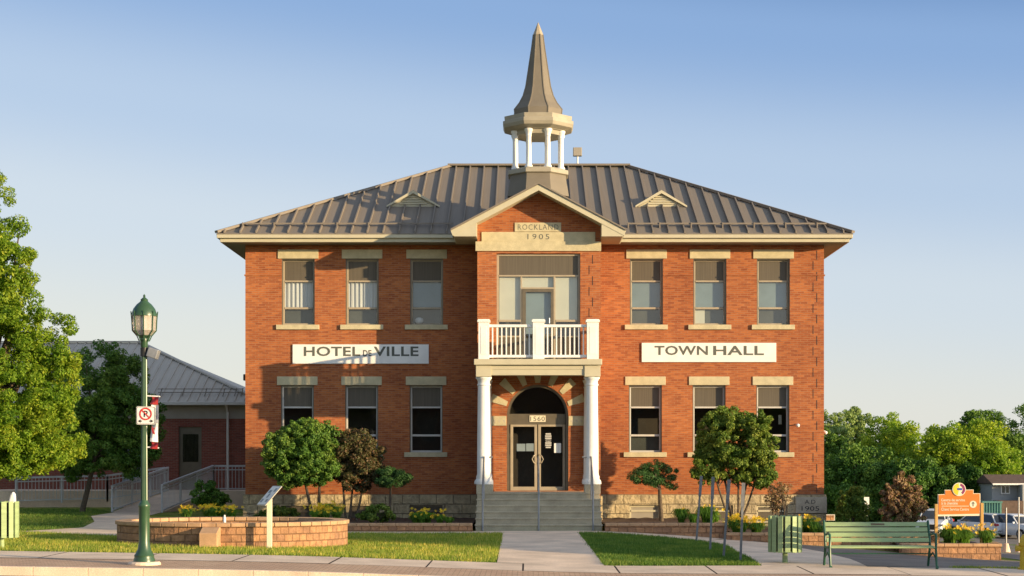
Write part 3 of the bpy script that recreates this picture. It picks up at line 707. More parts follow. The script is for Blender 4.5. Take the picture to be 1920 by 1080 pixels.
for a, b, c_, d in ((936,976,518,599),(979,1038,518,538),(1041.5,1083,518,599),(936,976,603,629),(1041.5,1083,603,629)):
    MB().quad((X_(a),y+.035,Z_(d)),(X_(b),y+.035,Z_(d)),(X_(b),y+.035,Z_(c_)),(X_(a),y+.035,Z_(c_))).build('pane', M['glass'], bw, fixn=False)
for a, b, c_, d, m_ in ((936,976,518,600,'blind_warm'),(979,1038,518,538,'blind_warm'),(1041,1083,518,600,'blind_warm')):
    MB().box(X_(a),X_(b),y+.1,y+.11,Z_(d),Z_(c_)).build('blind', M[m_], bw)
for a, b in ((936,976),(1041.5,1083)): MB().box(X_(a),X_(b),y+.03,y+.04,wz0,Z_(632)).build('lower_panel', M['panel'], bw)
d = MB(); d.box(X_(979),X_(986),y-.02,y+.05,wz0,Z_(541)); d.box(X_(1033),X_(1038),y-.02,y+.05,wz0,Z_(541)); d.box(X_(986),X_(1033),y-.02,y+.05,Z_(547),Z_(541)); d.box(X_(986),X_(1033),y-.02,y+.05,wz0,Z_(672))
do = d.build('balcony_door', M['bronze'], bay)
MB().quad((X_(986),y+.02,wz0),(X_(1033),y+.02,wz0),(X_(1033),y+.02,Z_(547)),(X_(986),y+.02,Z_(547))).build('pane', M['glass'], do, fixn=False)
MB().box(X_(986),X_(1033),y+.1,y+.11,Z_(625),Z_(547)).build('blind', M['blind'], do)
MB().tube([(X_(1030),y-.06,Z_(606)),(X_(1030),y-.06,Z_(596))],.02,6).build('handle', M['steel'], do)
MB().box(wx0,wx1,GY+.5,GY+.52,wz0,wz1).build('interior_wall', M['room_grey'], bay)
# arch surround, voussoirs, imposts
def arch_ring(r_in, r_out, y0, y1, zbot, mat, name, par):
    m_ = MB(); pts_o = [(cx-r_out*math.cos(math.pi*k/NA), zsp+r_out*math.sin(math.pi*k/NA)) for k in range(NA+1)]
    pts_i = [(cx-r_in*math.cos(math.pi*k/NA), zsp+r_in*math.sin(math.pi*k/NA)) for k in range(NA+1)]
    pts_o = [(cx-r_out, zbot)]+pts_o+[(cx+r_out, zbot)]; pts_i = [(cx-r_in, zbot)]+pts_i+[(cx+r_in, zbot)]
    for k in range(len(pts_o)-1):
        o0, o1, i0, i1 = pts_o[k], pts_o[k+1], pts_i[k], pts_i[k+1]
        m_.quad((o0[0],y0,o0[1]),(o1[0],y0,o1[1]),(i1[0],y0,i1[1]),(i0[0],y0,i0[1])); m_.quad((i0[0],y0,i0[1]),(i1[0],y0,i1[1]),(i1[0],y1,i1[1]),(i0[0],y1,i0[1]))
        m_.quad((o0[0],y0,o0[1]),(o0[0],y1,o0[1]),(o1[0],y1,o1[1]),(o1[0],y0,o1[1]))
    return m_.build(name, mat, par, fixn=False)
arch_ring(ra-.07, ra-.003, GY+.06, GY+.3, dz0, M['bronze'], 'arch_frame', bay)
for k in range(-3, 4):
    a = R(23*k); ca, sa = math.cos(a), math.sin(a)
    r0_, r1_ = 61/S(GY), (93 if k else 84)/S(GY); w0, w1 = .075, .135
    pts = []
    for r_, w2 in ((r0_,-w0),(r1_,-w1),(r1_,w1),(r0_,w0)):
        pts.append((cx+r_*sa+w2*ca, zsp+r_*ca-w2*sa))
    MB().prism(pts, GY-.02, GY+.03).build('voussoir', M['stone_trim'], bay, bevel=.005)
for a, b in ((921,949.5),(1066,1096)):
    im = MB().box(X_(a),X_(b),GY-.03,GY+.03,Z_(798),Z_(780)).build('impost', M['stone_trim'], bay, bevel=.005)
    dots = MB()
    for q in range(3):
        xx = X_(a+6+q*9); dots.prism([(xx-.03,Z_(787)),(xx+.03,Z_(787)),(xx+.03,Z_(791)),(xx+.01,Z_(794)),(xx-.0,Z_(791)),(xx-.03,Z_(790))], GY-.033, GY-.02)
    dots.build('carving', M['stone_dark'], im)
# double doors
DY = GY+.2
f = MB(); Xd = lambda px: X(px, DY); Zd = lambda py: Z(py, DY)
f.box(Xd(955),Xd(1060),DY,DY+.06,Zd(796),Zd(776)); 
tr_ = f.build('transom', M['bronze'], bay)
nb = MB().box(Xd(993),Xd(1023),DY-.02,DY,Zd(791),Zd(779)).build('number_plate', M['cream'], tr_)
text_mb('1560', Xd(994.5), Xd(1021.5), Zd(789.5), Zd(781), DY-.024, spacing=1.1).build('number', M['letter'], nb, fixn=False)
MB().prism([(cx-.85*math.cos(math.pi*k/20), Zd(776)+.82*math.sin(math.pi*k/20)) for k in range(21)], DY+.05, DY+.06).build('fanlight', M['glass_dark'], bay)
for a, b in ((957,1007),(1009,1060)):
    d = MB(); w_ = 5
    d.box(Xd(a),Xd(a+w_),DY,DY+.05,dz0+.0,Zd(796)); d.box(Xd(b-w_),Xd(b),DY,DY+.05,dz0,Zd(796)); d.box(Xd(a+w_),Xd(b-w_),DY,DY+.05,Zd(800),Zd(796)); d.box(Xd(a+w_),Xd(b-w_),DY,DY+.05,dz0,dz0+.12)
    do = d.build('door', M['tanframe'], bay, bevel=.005)
    MB().quad((Xd(a+w_),DY+.03,dz0+.1),(Xd(b-w_),DY+.03,dz0+.1),(Xd(b-w_),DY+.03,Zd(800)),(Xd(a+w_),DY+.03,Zd(800))).build('pane', M['glass_dark'], do, fixn=False)
    hx_ = Xd(1003 if a == 957 else 1013); sg = -1 if a == 957 else 1
    MB().tube([(hx_-sg*.02, DY-.03, Zd(870)),(hx_+sg*.04,DY-.07,Zd(867)),(hx_+sg*.09,DY-.08,Zd(861)),(hx_+sg*.04,DY-.07,Zd(855)),(hx_-sg*.02,DY-.03,Zd(852))], .018, 6).build('handle', M['tanframe'], do)
    nt_ = MB()
    if a == 957: nt_.box(Xd(969),Xd(985),DY+.015,DY+.02,Zd(846),Zd(832)); nt_.box(Xd(986.5),Xd(1001),DY+.015,DY+.02,Zd(846),Zd(831.5))
    else: nt_.box(Xd(1039),Xd(1052),DY+.015,DY+.02,Zd(849),Zd(831))
    nt_.build('notice', M['blind'] if a == 957 else M['white'], do)
st = MB()
for k in range(4): 
    for (c0, r_) in ((Zd(815+k*4),.075-.01*abs(k-1.5)),(Zd(828+k*4),.075-.012*abs(k-1.5))): st.box(Xd(1028)-r_*1.4,Xd(1028)+r_*1.4,DY+.012,DY+.016,c0,c0+.045)
st.build('hours_lettering', M['paleframe'], do)
MB().box(gx0+.2,gx1-.2,GY+.9,GY+.92,dz0,zsp+ra).build('lobby_wall', M['interior'], bay)
# porch
PF = -4.2
X4 = lambda px: X(px, PF); Z4 = lambda py: Z(py, PF)
landing = Z(924,PF)
mb = MB()
px0, px1 = X4(888.5), X4(1129)
mb.box(px0,px1,PF,GY-.003,Z4(684),Z4(673)); slab = mb.build('porch_slab', M['trim'], hall, bevel=.015)
mb = MB(); yb0 = PF+.09
mb.box(X4(892),X4(921),yb0,yb0+.5,Z4(706),Z4(684)); mb.box(X4(1096),X4(1126),yb0,yb0+.5,Z4(706),Z4(684))
mb.box(X4(921),X4(1096),yb0+.05,yb0+.4,Z4(703),Z4(684)); mb.box(X4(921),X4(1096),yb0+.03,yb0+.049,Z4(692),Z4(684))
mb.box(X4(895),X4(915),yb0+.5,GY,Z4(703),Z4(684)); mb.box(X4(1103),X4(1123),yb0+.5,GY,Z4(703),Z4(684))
mb.box(X4(921),X4(1096),yb0+.4,GY,Z4(686),Z4(684)-.001)
mb.build('porch_beam', M['trim'], hall, bevel=.01)
def column(cx_, cy_, r_):
    z0, z1 = Z4(908), Z4(706)
    L = z1-z0; prof = [(r_*1.5,z0),(r_*1.5,z0+.05),(r_*1.45,z0+.1),(r_*1.2,z0+.16),(r_*1.22,z0+.22),(r_*1.06,z0+.3),(r_*1.04,z0+L*.4),(r_*.93,z1-.3),(r_*.93,z1-.26),(r_*1.05,z1-.25),(r_*1.05,z1-.21),(r_*.94,z1-.2),(r_*.95,z1-.12),(r_*1.2,z1-.05),(r_*1.25,z1-.05),(r_*1.25,z1)]
    return MB().lathe(prof, cx_, cy_, 28).build('column', M['white'], hall, smooth=True)
ccy = PF+.36
for a in (906.5,1110.5):
    column(X4(a), ccy, .19)
for a in (914.5, 1101.5):
    column(X(a,GY), GY-.16, .12)
# pedestals and steps
for a, b in ((893,924),(1096,1126)): MB().box(X4(a),X4(b),PF+.02,PF+.65,landing-.02,Z4(908)).build('pedestal', M['step'], hall, bevel=.01)
mb = MB()
sxl, sxr = X(889.5,-6), X(1131,-6)
nr = 6; rh = landing/nr; tr0 = .3
mb.box(sxl+.02,sxr-.02,PF+.0,GY-.08,-.8,landing)
for k in range(nr-1):
    zt = landing-(k+1)*rh; mb.box(sxl+.02,sxr-.02,PF-(k+1)*tr0,PF-k*tr0-.001,-.8,zt)
    mb.box(sxl+.0,sxr-.0,PF-(k+1)*tr0-.02,PF-(k+1)*tr0+.25,zt-.045,zt+.003)
mb.box(sxl,sxr,PF-.02,PF+.3,landing-.045,landing+.003)
steps = mb.build('steps', M['step'], hall, bevel=.008)
yb_ = PF-5*tr0
# balcony balustrade
def Xb(px): return X(px, PF+.15)
def Zb(py): return Z(py, PF+.15)
by = PF+.12
fz = Z4(673)
for k, (a, b) in enumerate(((897,917),(999,1020.5),(1100.5,1122.5))):
    q = MB(); q.box(Xb(a),Xb(b),by,by+.34,fz+.001,Zb(604)); q.box(Xb(a)-.03,Xb(b)+.03,by-.03,by+.37,Zb(604),Zb(600)); q.box(Xb(a)-.01,Xb(b)+.01,by-.01,by+.35,Zb(600),Zb(598.5))
    for (u0, u1) in ((.16,.2),): 
        q.box(Xb(a)+.07,Xb(b)-.07,by-.008,by,fz+.15,Zb(612))
    q.build('balcony_post', M['white'], slab, bevel=.006)
for a, b in ((917,999),(1020.5,1100.5)):
    q = MB(); q.box(Xb(a),Xb(b),by+.1,by+.22,Zb(613),Zb(608)); q.box(Xb(a),Xb(b),by+.12,by+.2,Zb(670),Zb(665)); q.build('balcony_rail', M['white'], slab, bevel=.006)
    n = 9
    for k in range(n):
        xx = Xb(a+ (b-a)*(k+.75)/(n+.5)); MB().box(xx-.02,xx+.02,by+.14,by+.18,Zb(665),Zb(613)).build('baluster', M['white'], slab)
for xx in (Xb(907),Xb(1111.5)):
    q = MB(); q.box(xx-.05,xx+.05,by+.34,GY-.05,Zb(613),Zb(608)); q.box(xx-.04,xx+.04,by+.34,GY-.05,Zb(670),Zb(665)); q.build('balcony_rail', M['white'], slab)
    k = by+.5
    while k < GY-.1: MB().box(xx-.02,xx+.02,k-.02,k+.02,Zb(665),Zb(613)).build('baluster', M['white'], slab); k += .15
# handrails of the steps
for px in (905,1010,1112):
    xx = X(px,-5.7); r_ = MB()
    ztop = Z(857,-4.4)
    r_.tube([(xx,yb_-.02,.0),(xx,yb_-.02,landing-.15+.15),(xx,PF-.1,ztop),(xx,PF+.25,ztop)],.028,8)
    r_.tube([(xx,PF-.1,landing-rh),(xx,PF-.1,ztop)],.02,8)
    if px != 1010: r_.tube([(xx,PF+.25,ztop),(xx+(.25 if px < 1000 else -.25),PF+.25,ztop)],.022,8)
    r_.build('handrail', M['steel'], hall, smooth=True)
# ------------------------------------------------------------------ cupola
CY = -.62; sc_ = S(CY); ccx = X(1009,CY); ZC = lambda py: Z(py,CY)
def octo(prof, name, mat, par, smooth=False, b=0):
    k = 1/math.cos(R(22.5)); return MB().lathe([(r_*k/sc_, ZC(py)) for r_, py in prof], ccx, CY, 8, R(22.5)).build(name, mat, par, bevel=b)
cup = octo([(57,372),(55,358),(52.5,345),(51.5,333)], 'cupola', M['spire'], hall)
octo([(52,333),(56,331.5),(56,324),(50,322),(50,321)], 'base_cornice', M['cupola_trim'], cup, b=.01)
octo([(44,258),(46,250),(50,250),(50,248)], 'entablature', M['cupola_trim'], cup)
octo([(52,249),(63,245),(65.5,239),(65.5,233),(62,232),(63,224),(45,222)], 'cornice', M['cupola_trim'], cup, b=.01)
octo([(43,223),(44.5,209),(35,196),(28,182),(23,164),(16,117),(12,90),(9,66)], 'spire', M['spire'], cup)
octo([(8.5,68),(9.5,66),(0.4,42)], 'spire_cap', M['tanframe'], cup)
mb = MB()
for k in range(8):
    a = R(22.5+45*k); pr = [(43,223),(44.5,209),(35,196),(28,182),(23,164),(16,117),(12,90),(9,66)]
    kk = 1/math.cos(R(22.5))
    mb.tube([(ccx+r_*kk/sc_*math.cos(a), CY+r_*kk/sc_*math.sin(a), ZC(py)) for r_, py in pr], .022, 5)
mb.build('spire_rib', M['spire'], cup)
for k in range(8):
    a = R(22.5+45*k); r_ = 42.5/math.cos(R(22.5))/sc_; x_, y_ = ccx+r_*math.cos(a), CY+r_*math.sin(a)
    zt, zb_ = ZC(250), ZC(322); c0 = .085
    MB().lathe([(c0*1.5,zb_),(c0*1.5,zb_+.05),(c0*1.1,zb_+.1),(c0,zb_+.2),(c0*.92,zt-.25),(c0*1.1,zt-.22),(c0*1.0,zt-.19),(c0*1.4,zt-.08),(c0*1.6,zt-.06),(c0*1.6,zt)], x_, y_, 14).build('cupola_column', M['white'], cup, smooth=True)
# ------------------------------------------------------------------ things on the building
an = thing('antenna_panel', 'small grey box antenna on a short mast behind the roof ridge', 'antenna', (X(1083,7),7,RZ-.6))
MB().tube([(X(1083,7),7,RZ-.6),(X(1083,7),7,Z(292,7))],.035,8).build('mast', M['white'], an)
MB().box(X(1074.5,7),X(1091,7),6.9,7.1,Z(293,7),Z(277,7)).build('antenna_box', M['soffit'], an, bevel=.02)
def wall_sign(a, b, c_, d, label, parts):
    s_ = thing('wall_sign', label, 'sign', (X(a,0),0,Z(d,0)), 'white lettered boards on the town hall front')
    MB().box(X(a,0),X(b,0),-.05,-.005,Z(d,0),Z(c_,0)).build('board', M['white'], s_, bevel=.005)
    for txt, u0, u1, v0, v1, bo in parts:
        text_mb(txt, X(u0,0), X(u1,0), Z(v1,0), Z(v0,0), -.054, bold=bo, spacing=1.05).build('lettering', M['letter'], s_, fixn=False)
wall_sign(549,804,646,682,'white board lettered HOTEL DE VILLE on the left half of the red brick front',[('HOTEL',570,676,650,668,.022),('DE',681,697,656.5,668,.025),('VILLE',701,785,650,668,.022)])
wall_sign(1203,1455,643,679,'white board lettered TOWN HALL on the right half of the red brick front',[('TOWN',1227,1327,648.5,666,.022),('HALL',1337,1432,648.5,666,.022)])
sc = thing('security_camera', 'small white dome camera on the brick right of the lower windows', 'camera', (X(1497,0),0,Z(797,0)))
MB().tube([(X(1493,0),0,Z(796,0)),(X(1493,0),-.2,Z(796,0))],.02,6).build('arm', M['white'], sc)
MB().sphere((X(1496,-.2),-.22,Z(798,0)),.06,10,8).build('dome', M['white'], sc, smooth=True)
fl = thing('floodlight', 'small dark floodlight on the left corner of the brick wall', 'light', (XL,.2,Z(706,0)))
MB().box(XL-.1,XL-.0,.15,.3,Z(713,0),Z(701,0)).build('housing', M['black'], fl, bevel=.02); MB().tube([(XL-.02,.22,Z(700,0)),(XL+.0,.22,Z(696,0))],.02,6).build('bracket', M['black'], fl)
sc2 = thing('wall_camera', 'small white camera low on the right side wall, at the building edge', 'camera', (XR,.3,Z(812,0)))
MB().tube([(XR,.3,Z(808,0)),(XR+.1,.3,Z(808,0))],.02,6).build('arm', M['white'], sc2); MB().sphere((XR+.11,.3,Z(811,0)),.06,10,8).build('dome', M['white'], sc2, smooth=True)

# ------------------------------------------------------------------ annex
AY = 13.0; annex = thing('annex', 'low brick annex with grey standing seam roof and white downpipe left of the main building', 'building', (-20,AY,.2))
ax0, ax1 = -34, X(470,AY); Xa = lambda px: X(px,AY); Za = lambda py: Z(py,AY)
mb = MB(); dop = (Xa(335),Xa(378),Za(917),Za(800))
wall_grid(mb, ax0, ax1, -.2, Za(785), AY, [dop,(Xa(228),Xa(272),Za(905),Za(823))], .15); mb.quad((ax1,AY,-.2),(ax1,AY+10,-.2),(ax1,AY+10,Za(785)),(ax1,AY,Za(785)))
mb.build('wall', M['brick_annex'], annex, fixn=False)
MB().box(ax0-.03,ax1+.03,AY-.03,AY+10,Za(785),Za(757)).build('upper_band', M['soffit'], annex)
mb = MB(); o_ = .5; ryA = AY+5.6; azr = Z(643,ryA); aze = Za(754)
A = [(ax0-o_,AY-o_,aze),(ax1+o_,AY-o_,aze),(ax1+o_,AY+11.7,aze),(ax0-o_,AY+11.7,aze)]; q0 = (X(60,ryA)-8,ryA,azr); q1 = (X(262,ryA),ryA,azr)
mb.quad(A[0],A[1],q1,q0); mb.quad(A[1],A[2],q1); mb.quad(A[2],A[3],q0,q1); mb.quad(A[3],A[0],q0); mb.quad(*[(p_[0],p_[1],p_[2]-.02) for p_ in A][::-1])
roofmb = mb
mb = MB(); x = ax0-.2
while x < ax1+o_:
    u = 1 if x < q1[0] else (ax1+o_-x)/(ax1+o_-q1[0])
    if x > q0[0] or True:
        yt = AY-o_+(ryA-AY+o_)*min(1,u) ; zt = aze+(azr-aze)*min(1,u)
        if x > q0[0]: mb.hexa([(x-.02,AY-o_,aze),(x+.02,AY-o_,aze),(x+.02,yt,zt),(x-.02,yt,zt),(x-.02,AY-o_,aze+.05),(x+.02,AY-o_,aze+.05),(x+.02,yt,zt+.05),(x-.02,yt,zt+.05)])
    x += .38
n_ = len(roofmb.v); roofmb.v += mb.v; roofmb.f += [tuple(q+n_ for q in f_) for f_ in mb.f]; aro = roofmb.build('roof', M['roof_blue'], annex, fixn=False)
mb = MB(); mb.beam((q0[0],ryA,azr+.05),(q1[0],ryA,azr+.05),.25,.06); mb.beam((A[1][0],A[1][1],aze+.05),(q1[0],ryA,azr+.05),.2,.06); mb.build('ridge_cap', M['roof_blue'], aro)
mb = MB(); yy = AY+.1; zz = aze+(azr-aze)*(yy-AY+o_)/(ryA-AY+o_)
for dz_ in (.12,.26): mb.tube([(Xa(295),yy,zz+dz_),(Xa(455),yy,zz+dz_)],.018,5)
for px in (300,342,384,418,440,452): mb.beam((Xa(px),yy-.15,zz-.03),(Xa(px)+.06,yy+.03,zz+.3),.03,.03)
mb.build('snow_rail', M['roof'], aro)
MB().box(ax0-o_,ax1+o_,AY-o_-.1,AY-o_+.02,aze-.14,aze-.0).build('gutter', M['paleframe'], annex, bevel=.02)
MB().tube([(Xa(427),AY-.4,aze-.1),(Xa(428),AY-.12,aze-.4),(Xa(428),AY-.12,.3)],.05,8).build('downpipe', M['paleframe'], annex)
MB().box(dop[0],dop[1],AY+.1,AY+.13,dop[2],dop[3]).build('door', M['bronze'], annex)
MB().box(dop[0]+.15,dop[1]-.15,AY+.08,AY+.1,dop[2]+1.1,dop[3]-.3).build('door_pane', M['glass_dark'], annex)
MB().box(Xa(228),Xa(272),AY+.1,AY+.12,Za(905),Za(823)).build('window', M['blind'], annex)
MB().box(Xa(15),Xa(55),AY-.03,AY-.002,Za(900),Za(883)).build('window', M['blind'], annex)

# ramps and railings
ramp_ = thing('access_ramp', 'grey concrete wheelchair ramp with landing below the annex door', 'ramp', (-14,5,.15))
mb = MB()
ztp = .85
mb.hexa([(-14.75,5,-.1),(-12.95,5,-.1),(-12.3,11,-.1),(-14.1,11,-.1),(-14.75,5,.2),(-12.95,5,.2),(-12.3,11,ztp),(-14.1,11,ztp)])
mb.hexa([(-14.1,11.001,-.1),(XL-.2,11.001,-.1),(XL-.2,AY,-.1),(-14.1,AY,-.1),(-14.1,11.001,ztp),(XL-.2,11.001,ztp),(XL-.2,AY,ztp),(-14.1,AY,ztp)])
mb.hexa([(X(-40,9.5),9.5,-.1),(-14.0,11.0,-.1),(-14.101,AY,-.1),(X(-40,9.5),AY,-.1),(X(-40,9.5),9.5,Z(920,9.5)),(-14.3,11.0,ztp),(-14.101,AY,ztp),(X(-40,9.5),AY,Z(920,9.5))])
mb.build('slab', M['concrete'], ramp_)
def railing(pts, hh, label, group='grey railings of the access ramp', step=.13):
    r_ = thing('railing', label, 'railing', pts[0], group)
    t_ = MB()
    for a, b in zip(pts[:-1], pts[1:]):
        a = Vector(a); b = Vector(b); up = Vector((0,0,hh))
        t_.beam(a+up, b+up, .09, .07)
    t_.build('top_rail', M['grey_paint'], r_)
    t_ = MB()
    for a, b in zip(pts[:-1], pts[1:]):
        a = Vector(a); b = Vector(b)
        t_.beam(a+Vector((0,0,.08)), b+Vector((0,0,.08)), .04, .04); t_.beam(a+Vector((0,-.06,hh-.15)), b+Vector((0,-.06,hh-.15)), .035, .035)
    t_.build('lower_rail', M['grey_paint'], r_)
    bl = MB()
    for a, b in zip(pts[:-1], pts[1:]):
        a = Vector(a); b = Vector(b); L = (b-a).length; n = max(1, int(L/1.6))
        for k in range(n+1): q = a+(b-a)*k/n; MB().box(q.x-.03,q.x+.03,q.y-.03,q.y+.03,q.z-.05,q.z+hh-.03).build('post', M['grey_paint'], r_)
        n = int(L/step)
        for k in range(n): q = a+(b-a)*(k+.5)/n; bl.box(q.x-.009,q.x+.009,q.y-.009,q.y+.009,q.z+.08,q.z+hh-.03)
    bl.build('balusters', M['grey_paint'], r_)
railing([(-14.74,5,.18),(-14.1,11,.82)], .93, 'sloping grey railing on the left side of the ramp, ends at a free post')
railing([(-12.97,5,.18),(-12.32,11,.85),(XL-.25,11.0,.85)], .97, 'sloping grey railing on the right of the ramp turning level to the brick wall')
railing([(X(30,9.5),9.5,Z(918,9.5)-.5),(X(200,9.9),10.0,.5),(-14.2,10.9,.80)], .95, 'long low grey railing along the ramp wall behind the slim tree')

# ------------------------------------------------------------------ plants
def leaves(clumps, n, size, rng, asp=.55, up=.3):
    """clumps: (N,4) centres+radius"""
    cl = np.array(clumps); wts = cl[:,3]**2; wts = wts/wts.sum()
    idx = rng.choice(len(cl), n, p=wts); d = rng.normal(size=(n,3)); d /= np.linalg.norm(d, axis=1)[:,None]
    r_ = cl[idx,3]*rng.uniform(.35, 1.05, n)**.5; c = cl[idx,:3]+d*r_[:,None]*np.array([1,1,.8])
    nrm = d*.8+rng.normal(size=(n,3))*.6+np.array([0,0,up]); nrm /= np.linalg.norm(nrm, axis=1)[:,None]
    t_ = np.cross(nrm, rng.normal(size=(n,3))); t_ /= np.linalg.norm(t_, axis=1)[:,None]; b = np.cross(nrm, t_)
    s_ = size*rng.uniform(.6, 1.3, n)[:,None]; t_ = t_*s_; b = b*s_*asp
    V = np.stack([c-t_, c-b*.9+t_*.1, c+t_, c+b*.9+t_*.1], 1).reshape(-1, 3)
    return V, np.arange(4*n).reshape(-1, 4)
def clumps_from_lobes(lobes, nc, cr, rng, core=.25):
    L = np.array(lobes, float); w_ = L[:,3]*L[:,4]*.5+L[:,3]*L[:,5]*.5; w_ = w_/w_.sum()
    idx = rng.choice(len(L), nc, p=w_); d = rng.normal(size=(nc,3)); d /= np.linalg.norm(d, axis=1)[:,None]
    rr = rng.uniform(core, 1, nc)**.45
    c = L[idx,:3]+d*L[idx,3:6]*rr[:,None]
    return np.concatenate([c, rng.uniform(.6, 1.3, nc)[:,None]*cr], 1)
def limb_mb(mb, p0, targets, r0, rng, sag=.1):
    for t_ in targets:
        p0v = Vector(p0); t_ = Vector(t_); m1 = p0v.lerp(t_, .4)+Vector((rng.uniform(-.1,.1), rng.uniform(-.1,.1), sag)); m2 = p0v.lerp(t_, .75)+Vector((rng.uniform(-.1,.1), rng.uniform(-.1,.1), sag*.7))
        mb.tube([p0v, m1, m2, t_], [r0, r0*.7, r0*.45, r0*.15], 6)
def tree(name, label, cat, base, lobes, nleaf, lsize, mat, trunk_r, nclump, cr, seed, group=None, fork=.35, stems=None, mesh_bark='bark', core=.25, nlimb=9, asp=.55):
    rg = np.random.default_rng(seed); r_ = random.Random(seed)
    T = thing(name, label, cat, base, group)
    cl = clumps_from_lobes(lobes, nclump, cr, rg, core)
    V, Fc = leaves(cl, nleaf, lsize, rg, asp); mesh_np('crown', V, Fc, M[mat] if isinstance(mat, str) else mat, T)
    mb = MB(); L = np.array(lobes, float); zc = L[:,2].mean(); zlow = (L[:,2]-L[:,5]).min()
    b = Vector(base)
    for (dx, dy, tx, ty) in (stems or [(0,0,L[:,0].mean(),L[:,1].mean())]):
        fz_ = b.z+(zc-b.z)*fork; fk = Vector((b.x+dx+(tx-b.x-dx)*.5, b.y+dy+(ty-b.y-dy)*.5, fz_)); top = Vector((tx, ty, zc+(L[:,5].max())*.3))
        rr = trunk_r/(1 if not stems else 1.6)
        mb.tube([(b.x+dx,b.y+dy,b.z-.15),(b.x+dx,b.y+dy,b.z+.1),tuple(b.lerp(fk,.5)+Vector((dx*.5,dy*.5,0))),fk,tuple(fk.lerp(top,.6)),top],[rr*1.5,rr*1.15,rr,rr*.85,rr*.5,rr*.15],8)
        k = max(2, nlimb//(len(stems) if stems else 1))
        ts = [cl[r_.randrange(len(cl))][:3] for _ in range(k)]
        limb_mb(mb, fk, ts, rr*.5, r_); limb_mb(mb, fk.lerp(top,.45), [cl[r_.randrange(len(cl))][:3] for _ in range(k)], rr*.35, r_)
    mb.build('trunk', M[mesh_bark], T, smooth=True)
    return T
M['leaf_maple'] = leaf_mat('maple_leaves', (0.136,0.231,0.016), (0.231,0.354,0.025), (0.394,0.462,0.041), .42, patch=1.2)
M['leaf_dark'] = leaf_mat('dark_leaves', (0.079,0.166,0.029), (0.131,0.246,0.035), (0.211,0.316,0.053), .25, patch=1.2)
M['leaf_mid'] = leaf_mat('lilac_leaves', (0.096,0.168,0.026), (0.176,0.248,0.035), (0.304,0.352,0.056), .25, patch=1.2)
M['leaf_rust'] = leaf_mat('rusty_leaves', (0.070,0.091,0.028), (0.112,0.098,0.042), (0.224,0.126,0.070), .25)
M['leaf_purple'] = leaf_mat('purple_brown_leaves', (0.195,0.111,0.065), (0.364,0.221,0.130), (0.260,0.234,0.078), .25)
M['leaf_pine'] = leaf_mat('conifer_needles', (0.033,0.090,0.024), (0.053,0.128,0.030), (0.075,0.150,0.045), .15)
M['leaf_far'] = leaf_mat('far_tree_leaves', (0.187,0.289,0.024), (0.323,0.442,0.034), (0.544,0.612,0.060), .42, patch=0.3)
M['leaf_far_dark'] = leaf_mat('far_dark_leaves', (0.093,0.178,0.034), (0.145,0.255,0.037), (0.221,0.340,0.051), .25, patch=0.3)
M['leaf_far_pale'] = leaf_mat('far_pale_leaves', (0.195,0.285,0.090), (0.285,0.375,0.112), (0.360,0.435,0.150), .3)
# big tree at left edge
ty = -6.0; Xt = lambda px: X(px,ty); Zt = lambda py: Z(py,ty)
lob = []
for px, py, rx, rz in ((-70,395,62,75),(-60,470,85,80),(-60,560,125,90),(-60,660,160,100),(-60,760,185,100),(-50,840,180,60),(0,440,36,50),(25,510,45,55),(55,590,48,55),(70,660,52,55),(95,720,50,55),(80,790,62,60),(40,850,90,45),(110,840,38,35),(-10,365,26,42),(105,610,22,30),(120,680,26,34)):
    lob.append((Xt(px), ty+random.Random(px).uniform(-.8,.8), Zt(py), rx/S(ty), rx/S(ty)*.9, rz/S(ty)))
tree('maple_tree', 'tall bright green maple at the left edge, its top lit by the sun', 'tree', (Xt(-90),ty,h(Xt(-90),ty)), lob, 230000, .046, 'leaf_maple', .22, 1500, .22, 11, nlimb=20)
ty = 5.0
lob = [(X(px,ty), ty+dy, Z(py,ty), rx/S(ty), rx/S(ty), rz/S(ty)) for px, py, rx, rz, dy in ((190,695,50,48,0),(228,705,42,45,.4),(170,760,85,60,0),(240,775,62,62,-.4),(190,830,100,60,0),(120,800,60,70,0),(215,660,24,20,0),(275,785,32,55,0),(250,850,50,40,0),(130,860,50,40,.3))]
tree('shade_tree', 'dark green slim-trunked tree in front of the annex, behind the street lamp', 'tree', (X(155,ty),ty,h(X(155,ty),ty)), lob, 100000, .05, 'leaf_dark', .09, 650, .24, 12, fork=.55, nlimb=14)
# shrubs before the facade
def facade_plant(name, label, cat, y, base_px, zbase, lobes_px, n, ls, mat, tr, nc, cr, seed, **kw):
    lob = [(X(px,y), y+dy, Z(py,y), rx/S(y), rx/S(y)*.85, rz/S(y)) for px, py, rx, rz, dy in lobes_px]
    return tree(name, label, cat, (X(base_px,y),y,zbase), lob, n, ls, mat, tr, nc, cr, seed, **kw)
facade_plant('round_shrub_tree','large dark green round-headed shrub left of the rusty one, before the lower left windows','shrub',-2.6,592,.2,[(562,850,64,58,0),(598,828,44,40,.2),(590,875,48,38,0),(528,850,38,46,-.2),(575,808,42,24,0),(545,885,40,28,0)],70000,.04,'leaf_dark',.07,900,.12,21,stems=[(-.08,0,X(555,-2.6),-2.6),(.08,.1,X(600,-2.6),-2.5)],fork=.6)
facade_plant('rusty_shrub_tree','dark shrub with thin rusty foliage between the round shrub and the small umbrella-shaped one','shrub',-2.2,655,.2,[(665,840,48,40,0),(675,885,42,36,0),(640,870,30,40,.1),(700,865,20,40,0)],30000,.042,'leaf_rust',.06,300,.14,22,stems=[(-.12,0,X(640,-2.2),-2.2),(.0,.1,X(665,-2.2),-2.1),(.22,0,X(690,-2.2),-2.2)],fork=.5,core=.1)
